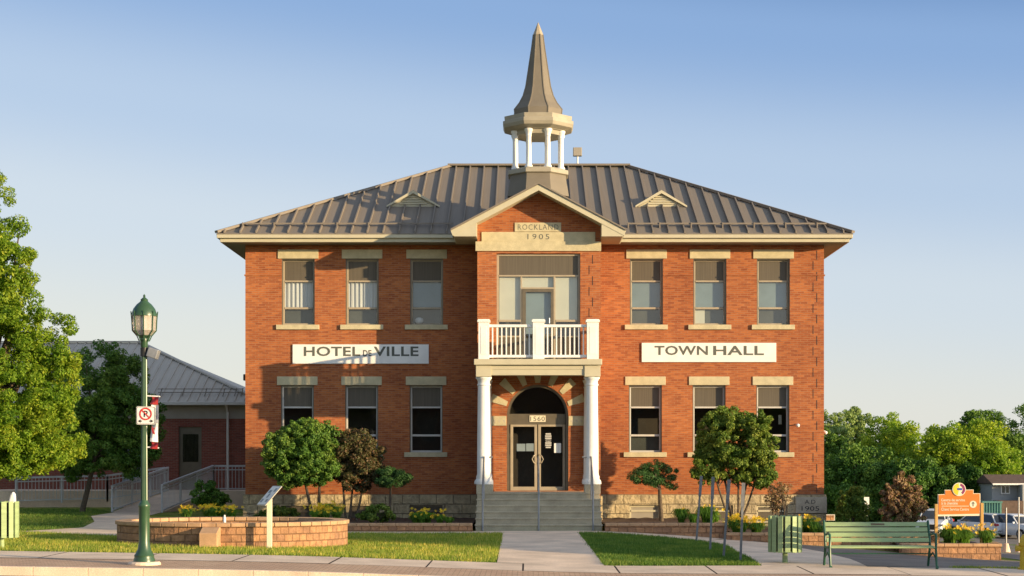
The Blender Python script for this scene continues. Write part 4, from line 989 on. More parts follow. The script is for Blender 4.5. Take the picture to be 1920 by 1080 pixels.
facade_plant('umbrella_conifer','small dark umbrella-shaped conifer on a thin trunk beside the rusty shrub','shrub',-2.6,731,.2,[(737,895,34,17,0),(725,885,18,10,0),(720,900,18,12,0),(755,898,16,10,0)],9000,.045,'leaf_pine',.035,90,.12,23,fork=.85,asp=.25)
facade_plant('cloud_conifer','small dark conifer with cloud-like pads right of the steps','shrub',-2.6,1240,.18,[(1228,877,24,15,0),(1200,893,24,14,0),(1250,890,22,20,0),(1225,900,22,10,0),(1262,908,12,9,0),(1235,915,10,5,0)],10000,.042,'leaf_pine',.06,80,.13,24,fork=.75,asp=.25,nlimb=10)
facade_plant('lilac_tree','bushy green multi-stemmed small tree before the right lower windows','shrub',-3.0,1378,.1,[(1380,830,62,50,0),(1340,820,40,42,.1),(1425,840,34,48,0),(1360,785,34,24,0),(1415,800,35,30,-.1),(1335,860,32,35,.2),(1430,880,26,32,0),(1375,868,46,34,0),(1325,880,30,28,0),(1420,895,28,20,0)],75000,.042,'leaf_mid',.055,750,.125,25,
   stems=[(-.15,0,X(1325,-3),-3),(-.05,.1,X(1350,-3),-2.9),(.1,0,X(1385,-3),-3),(.15,.1,X(1410,-3),-3),(.2,0,X(1435,-3),-3)],fork=.5,nlimb=16)
facade_plant('bare_shrub','half-bare brown twiggy shrub before the corner stone','shrub',-3.2,1458,-.05,[(1458,925,22,20,0),(1466,915,14,10,0),(1452,940,16,20,0)],1500,.035,'leaf_purple',.03,60,.12,26,stems=[(-.1,0,X(1443,-3),-3.2),(-.04,0,X(1452,-3),-3.1),(.0,0,X(1459,-3),-3.2),(.06,0,X(1467,-3),-3.2),(.1,0,X(1475,-3),-3.3)],fork=.5,nlimb=40)
facade_plant('mixed_shrub','green and brown upright shrub right of the corner stone, left of the taller purple one','shrub',-.8,1600,-.5,[(1598,948,24,26,0),(1592,930,16,16,0),(1608,925,12,12,0),(1610,960,20,20,0),(1580,955,12,18,0)],8500,.045,'leaf_mid',.03,130,.11,27,fork=.3)
facade_plant('purple_shrub','tall purple-brown shrub between the green-brown shrub and the orange sign','shrub',-1.5,1692,-.7,[(1690,940,30,34,0),(1680,962,32,30,0),(1706,905,8,18,0),(1683,902,6,20,0),(1718,925,10,22,0),(1664,925,10,20,0),(1724,960,16,24,0),(1694,898,5,16,0),(1700,950,28,30,.3)],15000,.05,'leaf_purple',.03,210,.10,28,fork=.3)
facade_plant('low_bush','low green bush under the left facade between two lily clumps','shrub',-4.2,710,.15,[(708,963,30,15,0),(690,970,20,10,0),(728,968,15,10,0)],5000,.04,'leaf_mid',.02,50,.1,29,fork=.3)
facade_plant('low_bush','low green plants at the foot of the round shrub tree near the left basement window','shrub',-1.6,525,.15,[(520,962,34,12,0),(550,965,18,10,0),(490,965,14,10,0)],5000,.04,'leaf_mid',.02,60,.09,31,fork=.3)
facade_plant('dark_bush','dark low bush beside the ramp, behind the lily clump by the fountain','shrub',1.0,395,.15,[(395,930,34,18,0),(385,915,18,14,0),(415,940,20,12,0)],6000,.05,'leaf_dark',.02,60,.13,30,fork=.3)
# daylilies
def lily(label, x, y, z, wx, wy, hh, nb, nf, seed, group='clumps of yellow daylilies'):
    rg = np.random.default_rng(seed); T = thing('daylily_clump', label, 'flowers', (x,y,z), group)
    nt_ = max(5, int(wx*wy*34)); tx = x+np.clip(rg.normal(0,.55,nt_),-1.1,1.1)*wx*.9; ty_ = y+rg.uniform(-1,1,nt_)*wy; th = rg.uniform(.5,1.1,nt_)*(1-.45*((tx-x)/wx)**2)
    gi = rg.integers(0, nt_, nb); bx = tx[gi]+rg.normal(0,.03,nb); byy = ty_[gi]+rg.normal(0,.03,nb); a = rg.uniform(0,2*np.pi,nb)
    l = hh*rg.uniform(.55,.95,nb)*th[gi]; o_ = l*rg.uniform(.2,1.0,nb); wd = .011
    ca, sa = np.cos(a), np.sin(a); pts = []
    for (fo, fh, fw) in ((0,0,1),(.2,.7,1),(.6,1.0,.8),(1,.62,.1)):
        c = np.stack([bx+ca*o_*fo, byy+sa*o_*fo, z+l*fh], 1); s_ = np.stack([-sa,ca,0*sa],1)*wd*fw; pts += [c-s_, c+s_]
    V = np.stack(pts, 1).reshape(-1, 3); base = np.arange(nb)[:,None]*8
    Fq = np.concatenate([base+np.array([0,1,3,2]), base+np.array([2,3,5,4]), base+np.array([4,5,7,6])])
    mesh_np('foliage', V, Fq, M['lily_leaf'], T)
    gi = rg.integers(0, nt_, nf); fx = tx[gi]+rg.normal(0,.13,nf); fy = ty_[gi]+rg.normal(0,.13,nf); fz_ = z+hh*rg.uniform(.45,1.15,nf)*np.sqrt(th[gi]); r_ = rg.uniform(.04,.065,nf)
    Vs = []
    tilt = rg.uniform(-.6,.6,(nf,2))
    for k in range(6):
        a = 2*np.pi*k/6
        for da, rr, dz_ in ((0,0,-.4),(-.35,.6,.1),(0,1,.25),(.35,.6,.1)):
            px_, py_ = rr*np.cos(a+da), rr*np.sin(a+da)
            Vs.append(np.stack([fx+px_*r_, fy+(py_*.5-dz_*.7+tilt[:,1]*.2)*r_, fz_+(dz_*.5+py_*.8+tilt[:,0]*px_)*r_], 1))
    V = np.stack(Vs, 1).reshape(-1, 3); mesh_np('blossoms', V, np.arange(len(V)).reshape(-1, 4), M['flower'], T)
    return T
for a, b, py0, py1, y, nb, nf, lab in ((338,446,945,968,-8.5,3200,130,'row of yellow daylilies behind the left part of the round fountain'),
      (560,652,943,972,-5.2,3000,120,'yellow daylily clump behind the right end of the round fountain'),
      (768,848,952,982,-5.2,2400,60,'sparse yellow daylily clump nearest the left of the steps'),
      (1260,1345,943,981,-5.2,3200,34,'mostly green daylily clump with few pale blooms right of the cloud conifer'),
      (1366,1442,962,1000,-6.3,2800,190,'dense yellow daylily clump left of the right litter bin'),
      (1494,1552,964,1000,-6.3,2400,70,'yellow daylily clump between the right litter bin and the green bench'),
      (1735,1862,982,1020,-8.2,4500,130,'yellow daylilies growing under the orange service sign')):
    xa, xb = X(a,y), X(b,y); lily(lab, (xa+xb)/2, y, Z(py1,y)-.02, (xb-xa)/2*.95, .35, (py1-py0)/S(y), nb, nf, int(a))
# far trees
M_far = ['leaf_far','leaf_far_dark','leaf_far_pale']
far = [(1560,762,45,88,2,'pale thin-topped tree just right of the brick corner'),(1600,765,40,92,2,'pale tree second to the right of the brick corner'),(1655,768,60,84,0,'mid green tree behind the purple shrub'),
       (1710,785,60,80,0,'bushy green tree behind the orange sign left part'),(1600,830,85,74,1,'broad dark shaded tree behind the mixed shrub'),(1680,860,70,72,1,'dark low tree behind the purple shrub'),
       (1765,800,70,74,0,'bright green tree above the orange sign'),(1830,790,75,73,0,'big bright green tree left of the grey house'),(1812,762,32,95,1,'dark round tree poking above the bright ones'),
       (1870,765,60,100,1,'dark tall tree behind the grey house'),(1925,752,70,100,1,'darkest tall tree at the right edge of the photo'),(1860,840,55,71,0,'bright green low tree beside the grey house'),(1740,860,60,70,1,'dark low tree behind the orange sign'),(1548,800,40,78,1,'narrow dark tree against the brick corner'),(1810,870,50,71,1,'dark low tree behind the parked cars')]
for k, (px, ptop, rpx, y, mi, lab) in enumerate(far):
    rg = random.Random(100+k); s_ = S(y); cxx = X(px,y); zt = Z(ptop,y); gz = h(cxx,y); r_ = rpx/s_*1.15; hh = zt-gz
    lob = [(cxx, y, gz+hh*.5, r_*.85, r_*.7, hh*.42), (cxx, y, gz+hh*.25, r_*.95, r_*.7, hh*.25)]
    for q in range(9):
        a = rg.uniform(0,6.28); lv = rg.uniform(.25,.85); rr = r_*(1.05-.6*abs(lv-.4))
        lob.append((cxx+math.cos(a)*rr*.6, y+math.sin(a)*rr*.5, gz+hh*lv, r_*.42, r_*.4, hh*.17))
    lob.append((cxx+rg.uniform(-.2,.2)*r_, y, zt-hh*.12, r_*.3, r_*.3, hh*.12))
    tree('broadleaf_tree', lab, 'tree', (cxx,y,gz), lob, 40000, .11, M_far[mi], .2, 700, r_*.12, 200+k, group='trees beyond the parking lot', core=.35, nlimb=6)

# ------------------------------------------------------------------ planters / fountain
def block_wall(name, label, pts, ztop, zbot, thick=.28, group='low block planter walls'):
    T = thing(name, label, 'wall', (pts[0][0],pts[0][1],zbot), group)
    b = MB(); c = MB()
    for (xa, ya), (xb, yb2) in zip(pts[:-1], pts[1:]):
        t_ = Vector((xb-xa,yb2-ya,0)).normalized(); nrm = Vector((-t_.y,t_.x,0))*thick
        P4 = [(xa,ya),(xb,yb2),(xb+nrm.x,yb2+nrm.y),(xa+nrm.x,ya+nrm.y)]
        b.hexa([(*q,zbot) for q in P4]+[(*q,ztop-.08) for q in P4])
        L = math.hypot(xb-xa,yb2-ya); n = max(1,int(L/.34))
        for k in range(n):
            q0_ = Vector((xa,ya,0))+t_*(L*k/n+.004)-nrm*.1; q1_ = Vector((xa,ya,0))+t_*(L*(k+1)/n-.004)-nrm*.1; nn = nrm*1.15
            P4 = [q0_,q1_,q1_+nn,q0_+nn]; c.hexa([(q.x,q.y,ztop-.079) for q in P4]+[(q.x,q.y,ztop) for q in P4])
    b.build('blocks', M['planter'], T); c.build('coping', M['planter_cap'], T, bevel=.012)
    return T
block_wall('planter_wall','low reddish block wall left of the steps', [(-5.6,-6.3),(sxl-.05,-6.3)], .24, -.3)
block_wall('planter_wall','low block wall right of the steps, upper tier', [(sxr+.05,-6.2),(X(1363,-6.2),-6.2),(X(1363,-6.2)+.01,-3.5)], .24, -.7)
block_wall('planter_wall','lower tier block wall behind the right litter bin and bench', [(X(1363,-7.0),-6.95),(X(1760,-7.2),-7.3)], .0, -.9)
block_wall('planter_wall','tan block wall of the raised bed under the orange sign', [(X(1690,-9.0),-9.0),(X(1877,-9.0),-9.0),(X(1882,-9),-8.6),(X(1882,-8),-6.8)], -.2, -1.3)
def soil(label, x0, x1, y0, y1, z):
    o_ = gridmesh('planting_bed', np.linspace(x0,x1,30), np.linspace(y0,y1,14), lambda a,b: z+.03*np.sin(a*7)*np.cos(b*5), M['soil']); tag(o_, kind='structure')
soil('', -5.55, sxl-.08, -6.05, -.1, .17); soil('', -9.1, -5.5, -4.5, -.1, .17); soil('', sxr+.08, X(1363,-6.2)-.02, -5.9, -.1, .165)
soil('', X(1363,-6.2)+.3, X(1760,-7), -6.7, -.1, -.08); soil('', X(1700,-9), X(1870,-9)-.05, -8.7, -6.9, -.27)
# rocks at base of the right bed
fc = (X(437,-13.4), -13.4); FRX, FRY = 2.74, 2.1
ft = thing('fountain_basin', 'wide oval fountain basin of reddish blocks with a wet dark pool inside', 'fountain', (fc[0],fc[1],0))
b = MB(); cp = MB(); zt = .60; nseg = 52
gz = min(h(fc[0]+FRX,fc[1]), h(fc[0],fc[1]-FRY))-.1
for k in range(nseg):
    a0_, a1_ = 2*math.pi*k/nseg, 2*math.pi*(k+1)/nseg
    def pt(a, d_, z): return (fc[0]+(FRX+d_)*math.cos(a), fc[1]+(FRY+d_)*math.sin(a), z)
    b.quad(pt(a0_,0,gz),pt(a1_,0,gz),pt(a1_,0,zt-.09),pt(a0_,0,zt-.09)); b.quad(pt(a0_,-.3,gz),pt(a0_,-.3,zt-.09),pt(a1_,-.3,zt-.09),pt(a1_,-.3,gz))
    e_ = .003
    cp.hexa([pt(a0_+e_,-.34,zt-.09),pt(a0_+e_,.04,zt-.09),pt(a1_-e_,.04,zt-.09),pt(a1_-e_,-.34,zt-.09),pt(a0_+e_,-.34,zt),pt(a0_+e_,.04,zt),pt(a1_-e_,.04,zt),pt(a1_-e_,-.34,zt)])
b.build('basin_wall', M['planter'], ft, fixn=False); cp.build('coping', M['planter_cap'], ft, bevel=.012)
M['water'] = simple('pool_water', (.03,.035,.035), .06, .05, 2, spec=.6)
b = MB(); b.quad(*[(fc[0]+(FRX-.3)*math.cos(2*math.pi*k/40), fc[1]+(FRY-.3)*math.sin(2*math.pi*k/40), .38) for k in range(40)]); b.build('pool_water', M['water'], ft)
MB().lathe([(.035,.3),(.035,.66),(.02,.68),(.02,.72)], X(424,-13.4), -13.6, 10).build('nozzle', M['white'], ft, smooth=True)
pl_ = thing('plaque_block', 'tan wedge-topped stone block against the front of the fountain', 'block', (X(394,-15.6),-15.75,.0))
b = MB(); bx0, bx1 = X(377.5,-15.7), X(410.5,-15.7); bz = Z(1022.5,-15.7)-.03; bt = Z(989,-15.7)
b.prism([(-15.95,bz),(-15.3,bz),(-15.3,bt),(-15.62,bt),(-15.95,bt-.12)], bx0, bx1, 'x'); b.build('stone', M['planter_cap'], pl_, bevel=.01)

# ------------------------------------------------------------------ street furniture
# lamp
ly = -21.7; lx = X(270.5,ly); lz = h(lx,ly); Zl = lambda py: Z(py,ly); sL = S(ly); L1 = lambda w_: w_/sL/2
lamp = thing('street_lamp', 'green ornamental lamp post with a lantern head on the brick paving', 'lamp', (lx,ly,lz))
pb = MB(); rr_ = random.Random(5)
pb.lathe([(.30,lz-.1),(.31,lz+.03),(.28,lz+.06),(.2,lz+.065)], lx, ly, 20); pb.build('concrete_pad', M['concrete'], lamp)
b = MB(); z0 = lz+.05
b.lathe([(L1(40),z0),(L1(40),z0+.05),(L1(36),z0+.09),(L1(37),z0+.13),(L1(30),z0+.18),(L1(24),z0+.26),(L1(20),z0+.4),(L1(20),Zl(952)),(L1(22),Zl(950)),(L1(22),Zl(946)),(L1(16),Zl(942)),(L1(13),Zl(938))], lx, ly, 28); b.build('base', M['green_paint'], lamp, smooth=True)
b = MB(); n = 24; prof = [(L1(13),Zl(940)),(L1(11.5),Zl(800)),(L1(10.5),Zl(650))]
base_ = len(b.v)
for r_, z_ in prof:
    for k in range(n): 
        r2 = r_*(1.0 if k % 2 else .86); a = 2*math.pi*k/n; b.v.append((lx+r2*math.cos(a), ly+r2*math.sin(a), z_))
for i in range(len(prof)-1):
    for k in range(n): b.f.append((base_+i*n+k, base_+i*n+(k+1)%n, base_+(i+1)*n+(k+1)%n, base_+(i+1)*n+k))
b.build('pole', M['green_paint'], lamp)
b = MB(); b.lathe([(L1(11),Zl(652)),(L1(13),Zl(650)),(L1(13),Zl(642)),(L1(16),Zl(638)),(L1(14),Zl(634)),(L1(24),Zl(630)),(L1(26),Zl(629))], lx, ly, 20); b.build('lantern_collar', M['green_paint'], lamp, smooth=True)
M['lantern'] = simple('lantern_glass', (.55,.50,.42), .15, .2, 6, spec=.7)
m_ = M['lantern']; m_.node_tree.nodes['Principled BSDF'].inputs['Transmission Weight'].default_value = .45
b = MB(); b.lathe([(L1(24),Zl(630)),(L1(42),Zl(620)),(L1(44),Zl(600)),(L1(45),Zl(592))], lx, ly, 8, R(10)); lg = b.build('lantern_glass', m_, lamp)
b = MB(); b.lathe([(L1(47),Zl(593)),(L1(47),Zl(589)),(L1(40),Zl(579)),(L1(28),Zl(571)),(L1(16),Zl(566)),(L1(13),Zl(564)),(L1(14),Zl(562)),(L1(8),Zl(559)),(L1(3),Zl(557)),(L1(5),Zl(555)),(L1(1),Zl(551.5))], lx, ly, 24); b.build('lantern_cap', M['green_paint'], lamp, smooth=True)
b = MB()
for k in range(8):
    a = R(10)+2*math.pi*k/8; P_ = [(L1(w_)/math.cos(R(0)), py) for w_, py in ((18,640),(27,630),(44,620),(46,600),(49,584))]
    b.tube([(lx+r_*math.cos(a), ly+r_*math.sin(a), Zl(py)) for r_, py in P_], .011, 5)
b.build('lantern_rib', M['green_paint'], lamp)
fs = thing('horn_speaker', 'grey box speaker strapped to the lamp post below the lantern', 'speaker', (lx,ly,Zl(665)))
b = MB(); b.box(L1(12)+.02,L1(12)+.22,-.1,.1,-.09,.09); o_ = MB()
q = b.build('box', M['steel'], None, bevel=.015); q.parent = fs; q.rotation_euler = (0,R(18),0); q.location = (0,0,.08)
MB().lathe([(L1(14.5),Zl(668)),(L1(14.5),Zl(652))], lx, ly, 16).build('strap', M['black'], fs)
ba = thing('banner', 'narrow red and white cloth banner on the right of the lamp post', 'banner', (lx,ly,Zl(842)))
b = MB(); b.tube([(lx,ly,Zl(742)),(X(300,ly),ly,Zl(743.5))],.014,6); b.tube([(lx,ly,Zl(838)),(X(298,ly),ly,Zl(840))],.014,6); b.build('arm', M['white'], ba)
def cloth(x0, x1, pyt, pyb, mat, name):
    m_ = MB(); n = 10
    for k in range(n):
        for j in range(3):
            def q(u, v_): 
                return (X(x0,ly)+(X(x1,ly)-X(x0,ly))*u+.012*math.sin(v_*5), ly-.02+.04*math.sin(u*3+v_*4), Zl(pyt)+(Zl(pyb)-Zl(pyt))*v_-.01*u)
            m_.quad(q(j/3,k/n),q((j+1)/3,k/n),q((j+1)/3,(k+1)/n),q(j/3,(k+1)/n))
    return m_.build(name, mat, ba, smooth=True, fixn=False)
cloth(284,297.5,742,758,M['banner_red'],'banner_top'); bc = cloth(284,297.5,758.02,828,M['white'],'banner_cloth'); cloth(283.5,297,828.02,841,M['banner_red'],'banner_bottom')
def wob(x0, v_): return 0
mk = MB(); mk.prism([(X(288,ly),Zl(813)),(X(293,ly),Zl(815)),(X(290,ly),Zl(806)),(X(294,ly),Zl(801)),(X(289,ly),Zl(803)),(X(287,ly),Zl(798)),(X(286.5,ly),Zl(806))], ly-.09, ly-.085); mk.build('emblem', M['banner_red'], ba); mk = MB(); mk.prism([(X(288,ly),Zl(775)),(X(293,ly),Zl(777)),(X(292,ly),Zl(786)),(X(288.5,ly),Zl(784))], ly-.09, ly-.085); mk.build('emblem', M['banner_red'], ba)
ns = thing('no_parking_sign', 'square white no parking sign with a red ring and double arrow on the lamp post', 'sign', (X(273,ly),ly-.1,Zl(796)))
def rrect(x0,x1,z0,z1,r_):
    P_ = []
    for cx_, cz_, a0_ in ((x1-r_,z1-r_,0),(x0+r_,z1-r_,90),(x0+r_,z0+r_,180),(x1-r_,z0+r_,270)):
        for k in range(5): a = R(a0_+22.5*k); P_.append((cx_+r_*math.cos(a), cz_+r_*math.sin(a)))
    return P_
sy = ly-.11; sx0, sx1, sz0, sz1 = X(255.5,sy), X(291,sy), Z(796,sy), Z(762,sy)
MB().prism(rrect(sx0,sx1,sz0,sz1,.03), sy, sy+.01).build('plate', M['white'], ns)
def ringmb(m_, cx_, cz_, r0_, r1_, y0, y1, n=32):
    for k in range(n):
        a, c_ = 2*math.pi*k/n, 2*math.pi*(k+1)/n
        m_.prism([(cx_+r0_*math.cos(a),cz_+r0_*math.sin(a)),(cx_+r1_*math.cos(a),cz_+r1_*math.sin(a)),(cx_+r1_*math.cos(c_),cz_+r1_*math.sin(c_)),(cx_+r0_*math.cos(c_),cz_+r0_*math.sin(c_))], y0, y1)
scx, scz = X(273.2,sy), Z(776,sy)
b = MB(); P_ = rrect(sx0+.008,sx1-.008,sz0+.008,sz1-.008,.025); P2 = rrect(sx0+.015,sx1-.015,sz0+.015,sz1-.015,.02)
for k in range(len(P_)):
    j = (k+1) % len(P_); b.prism([P_[k],P_[j],P2[j],P2[k]], sy-.003, sy-.001)
b.build('border', M['black'], ns)
text_mb('P', scx-.035, scx+.04, scz-.06, scz+.06, sy-.004, bold=.02).build('letter', M['black'], ns, fixn=False)
b = MB(); ringmb(b, scx, scz, .092, .118, sy-.008, sy-.005); b.beam((scx-.078,sy-.0065,scz+.078),(scx+.078,sy-.0065,scz-.078),.004,.02); b.build('red_ring', M['red'], ns)
b = MB()
for q in (-1, 1):
    ex = scx+q*.145; zz = Z(789.5,sy); b.prism([(ex,zz),(ex-q*.05,zz+.03),(ex-q*.05,zz-.03)], sy-.004, sy-.002); b.box(min(ex-q*.05,ex-q*.075),max(ex-q*.05,ex-q*.075),sy-.004,sy-.002,zz-.01,zz+.01)
b.build('arrow', M['black'], ns)
b = MB(); b.tube([(scx,sy+.01,Z(779,sy)),(scx,ly,Z(779,sy))],.015,6); b.build('clamp', M['steel'], ns)

# litter bins
def bin_(x, y, label):
    z = h(x, y); T = thing('litter_bin', label, 'bin', (x,y,z), 'octagonal slatted green litter bins')
    MB().lathe([(.075,z),(.06,z+.02),(.055,z+.27)], x, y, 12).build('post', M['green_slat'], T)
    MB().lathe([(.30,z+.24),(.30,z+.27)], x, y, 16).build('base_plate', M['green_slat'], T)
    MB().lathe([(.27,z+.27),(.28,z+.98),(.24,z+.98),(.23,z+.5)], x, y, 16).build('liner', M['black'], T)
    n = 14
    for k in range(n):
        a = 2*math.pi*(k+.5)/n; r_ = .345; tx_, ty_ = -math.sin(a), math.cos(a); wd = .056
        c0 = (x+r_*math.cos(a), y+r_*math.sin(a)); nx_, ny_ = math.cos(a)*.015, math.sin(a)*.015
        P4 = [(c0[0]-tx_*wd-nx_,c0[1]-ty_*wd-ny_),(c0[0]+tx_*wd-nx_,c0[1]+ty_*wd-ny_),(c0[0]+tx_*wd+nx_,c0[1]+ty_*wd+ny_),(c0[0]-tx_*wd+nx_,c0[1]-ty_*wd+ny_)]
        MB().hexa([(*q,z+.235) for q in P4]+[(*q,z+1.015) for q in P4]).build('slat', M['green_slat'], T, bevel=.006)
    return T
bin_(X(1472,-17.3), -17.3, 'green slatted litter bin standing left of the green bench')
bin_(X(3,-17.3), -17.3, 'green slatted litter bin cut off by the left edge of the photo')
bg_ = thing('paper_bag', 'crumpled white paper sticking out of the left bin', 'bag', (X(22,-17.3),-17.3,1.1))
gz = h(X(3,-17.3),-17.3)
b = MB(); xx, zz = X(23,-17.2), gz+.95
b.prism([(xx-.09,zz),(xx+.08,zz),(xx+.07,zz+.22),(xx+.02,zz+.28),(xx-.03,zz+.2)], -17.25, -17.15); b.build('crumple', M['white'], bg_, bevel=.03)
# bench
bx0, bx1 = X(1550,-18.4), X(1749,-18.4); byf = -18.7; bz = h((bx0+bx1)/2,-18.4)+.012
bench = thing('park_bench', 'long pale green slatted bench with dark green iron ends and small plaque on top slat', 'bench', ((bx0+bx1)/2,-18.4,bz))
zseat = Z(1023,-18.5); zback = Z(978,-18.0)
for k in range(4):
    z0 = zseat+.06+k*(zback-zseat-.05)/4; yk0 = -18.22+.05*k
    MB().hexa([(bx0+.03,yk0,z0),(bx1-.03,yk0,z0),(bx1-.03,yk0+.03,z0),(bx0+.03,yk0+.03,z0),(bx0+.03,yk0+.035,z0+.088),(bx1-.03,yk0+.035,z0+.088),(bx1-.03,yk0+.065,z0+.088),(bx0+.03,yk0+.065,z0+.088)]).build('back_slat', M['green_slat'], bench, bevel=.006)
for k in range(4):
    ya = -18.72+k*.125; z0 = zseat+.0-.02*(k == 3)+(.0 if k else -.01)
    MB().box(bx0+.03,bx1-.03,ya,ya+.105,z0-.035,z0).build('seat_slat', M['green_slat'], bench, bevel=.006)
MB().box(X(1632,-18),X(1657,-18),-18.062,-18.048,zback-.075,zback-.035).build('plaque', M['bronze'], bench)
for xx in (bx0+.01, bx1-.01):
    b = MB()
    b.tube([(xx,-18.78,bz),(xx,-18.74,bz+.15),(xx,-18.70,zseat-.05),(xx,-18.72,zseat+.17),(xx,-18.68,zseat+.24),(xx,-18.5,zseat+.25),(xx,-18.25,zseat+.22)],.026,8)
    b.tube([(xx,-18.05,bz),(xx,-18.1,bz+.15),(xx,-18.2,zseat-.03),(xx,-18.15,zseat+.2),(xx,-18.02,zback+.02)],.026,8)
    b.tube([(xx,-18.72,zseat-.04),(xx,-18.2,zseat-.05)],.022,8)
    b.tube([(xx,-18.73,bz+.18),(xx,-18.45,bz+.3),(xx,-18.12,bz+.18)],.018,8)
    b.tube([(xx,-18.78,bz+.0),(xx,-18.83,bz+.02)],.03,8)
    b.build('bench_end', M['green_dark'], bench, smooth=True)
MB().tube([(bx0,-18.45,bz+.28),(bx1,-18.45,bz+.28)],.012,6).build('stretcher', M['green_dark'], bench)
# information panel
iy = -15.7; ip = thing('information_panel', 'slanted interpretive panel on a white post in the left lawn', 'panel', (X(505,iy),iy,h(X(505,iy),iy)))
b = MB(); b.box(X(500.5,iy),X(510,iy),iy-.04,iy+.04,h(X(505,iy),iy)-.05,Z(935,iy)); b.build('post', M['cream'], ip, bevel=.005)
pA = [(X(479,iy),Z(947,iy)),(X(499,iy),Z(948,iy))]
def slanted(m_, u0, u1, v0, v1, t0, t1):
    # panel frame: u along direction pointing right, back and up ; v across
    O = Vector((X(490,iy), iy-.12, Z(947,iy))); U = Vector((.36,.0,.42)).normalized(); Vv = Vector((.42,-.75,.0)).normalized(); Nn = U.cross(Vv).normalized()
    if Nn.y > 0: Nn = -Nn
    def q(u, v_, t_): return O+U*u+Vv*v_+Nn*t_
    m_.hexa([q(u0,v0,t0),q(u1,v0,t0),q(u1,v1,t0),q(u0,v1,t0),q(u0,v0,t1),q(u1,v0,t1),q(u1,v1,t1),q(u0,v1,t1)])
b = MB(); slanted(b,0,.58,-.28,.28,-.03,.0); pf = b.build('panel_frame', M['paleframe'], ip, bevel=.02)
b = MB(); slanted(b,.03,.55,-.25,.25,.001,.004); b.build('panel_face', M['white'], pf)
b = MB()
for u_, v_, w1, w2 in ((.08,-.2,.1,.12),(.22,-.05,.12,.1),(.36,-.18,.08,.16),(.4,.08,.1,.12),(.1,.08,.08,.12)): slanted(b,u_,u_+w1,v_,v_+w2,.005,.007)
b.build('panel_print', M['steel'], pf)
# four steel stakes
for k, (pt_, pyt, pb_, pyb) in enumerate(((1315,893,1305,1017),(1337,895,1331,1034),(1367,900,1356,1046),(1394,906,1388,1053))):
    y = [-12.3,-13.9,-15.9,-16.6][k]; zb_ = h(X(pb_,y),y)
    s_ = F/(D+y); y = F/((pyb-VY)/(EYE-zb_))-D if True else y
    st_ = thing('steel_stake', ['leftmost thin steel stake leaning right in the right lawn','second thin steel stake from the left, before the lilac stems','third thin steel stake from the left, with a darker top','rightmost thin steel stake nearest the litter bin'][k], 'post', (X(pb_,y),y,zb_), 'row of four thin steel stakes')
    b = MB(); b.beam((X(pb_,y),y,zb_-.1),(X(pt_,y),y+.02,Z(pyt,y)),.05,.03); b.build('stake', M['stake'], st_)
    b = MB(); u0 = Vector((X(pb_,y),y,zb_)); u1 = Vector((X(pt_,y),y+.02,Z(pyt,y)))
    a_ = u0.lerp(u1,.7); b.beam(a_+Vector((0,-.02,0)),u1+Vector((0,-.02,.01)),.075,.02); b.build('stake_top', M['stake'], st_)
# orange sign
oy = -8.4; so_ = thing('service_sign', 'orange stepped-top wooden sign with round emblem on two pine posts', 'sign', (X(1798,oy),oy,-.27))
Xo = lambda px: X(px,oy); Zo = lambda py: Z(py,oy)
for a, b2, top in ((1752.5,1758,945),(1838,1843.5,943)):
    MB().box(Xo(a),Xo(b2),oy-.04,oy+.05,-.4,Zo(top)).build('post', M['wood'], so_, bevel=.006)
pts = [(1758.2,968),(1837.8,967),(1837.8,925),(1825,925),(1825,918),(1771,918.5),(1771,926.5),(1758.2,927)]
MB().prism([(Xo(a),Zo(b2)) for a, b2 in pts], oy-.02, oy+.02).build('board', M['cream'], so_)
bpts = [(1759.5,964.5),(1836.3,963),(1836.3,926),(1824,926),(1824,919),(1772,919.5),(1772,927.5),(1759.5,928)]
bo = MB().prism([(Xo(a),Zo(b2)) for a, b2 in bpts], oy-.03, oy-.021).build('orange_face', M['orange'], so_)
for txt, u0, u1, v0, v1 in (('Centre de service',1764,1808.5,934.8,939.8),('à la clientèle',1764.5,1795,940.8,946),('Client Service Centre',1764,1816,952,957.5)):
    text_mb(txt, Xo(u0), Xo(u1), Zo(v1), Zo(v0), oy-.034, bold=.015).build('lettering', M['cream'], bo, fixn=False)
MB().box(Xo(1765),Xo(1816),oy-.034,oy-.03,Zo(949.4),Zo(948.4)).build('rule', M['cream'], bo)
def disc(m_, px, py, r_, y0, y1, n=28): m_.prism([(Xo(px)+r_*math.cos(2*math.pi*k/n), Zo(py)+r_*math.sin(2*math.pi*k/n)) for k in range(n)], y0, y1)
b = MB(); disc(b,1824,945.5,6.7/S(oy),oy-.034,oy-.03); b.build('arrow_disc', M['cream'], bo)
b = MB(); b.box(Xo(1823.2),Xo(1824.8),oy-.038,oy-.035,Zo(949.5),Zo(942.5)); b.prism([(Xo(1824),Zo(940.5)),(Xo(1820.5),Zo(945)),(Xo(1824),Zo(943)),(Xo(1827.5),Zo(945))],oy-.038,oy-.035); b.build('arrow', M['letter'], bo)
b = MB(); disc(b,1797.5,917.5,12.6/S(oy),oy-.05,oy-.035); em = b.build('emblem_disc', M['cream'], so_)
M['yel'] = simple('emblem_yellow', (.75,.55,.03), .5, .05, 3); M['pur'] = simple('emblem_purple', (.25,.03,.12), .5, .1, 3); M['blu'] = simple('emblem_blue', (.05,.09,.35), .5, .1, 3)
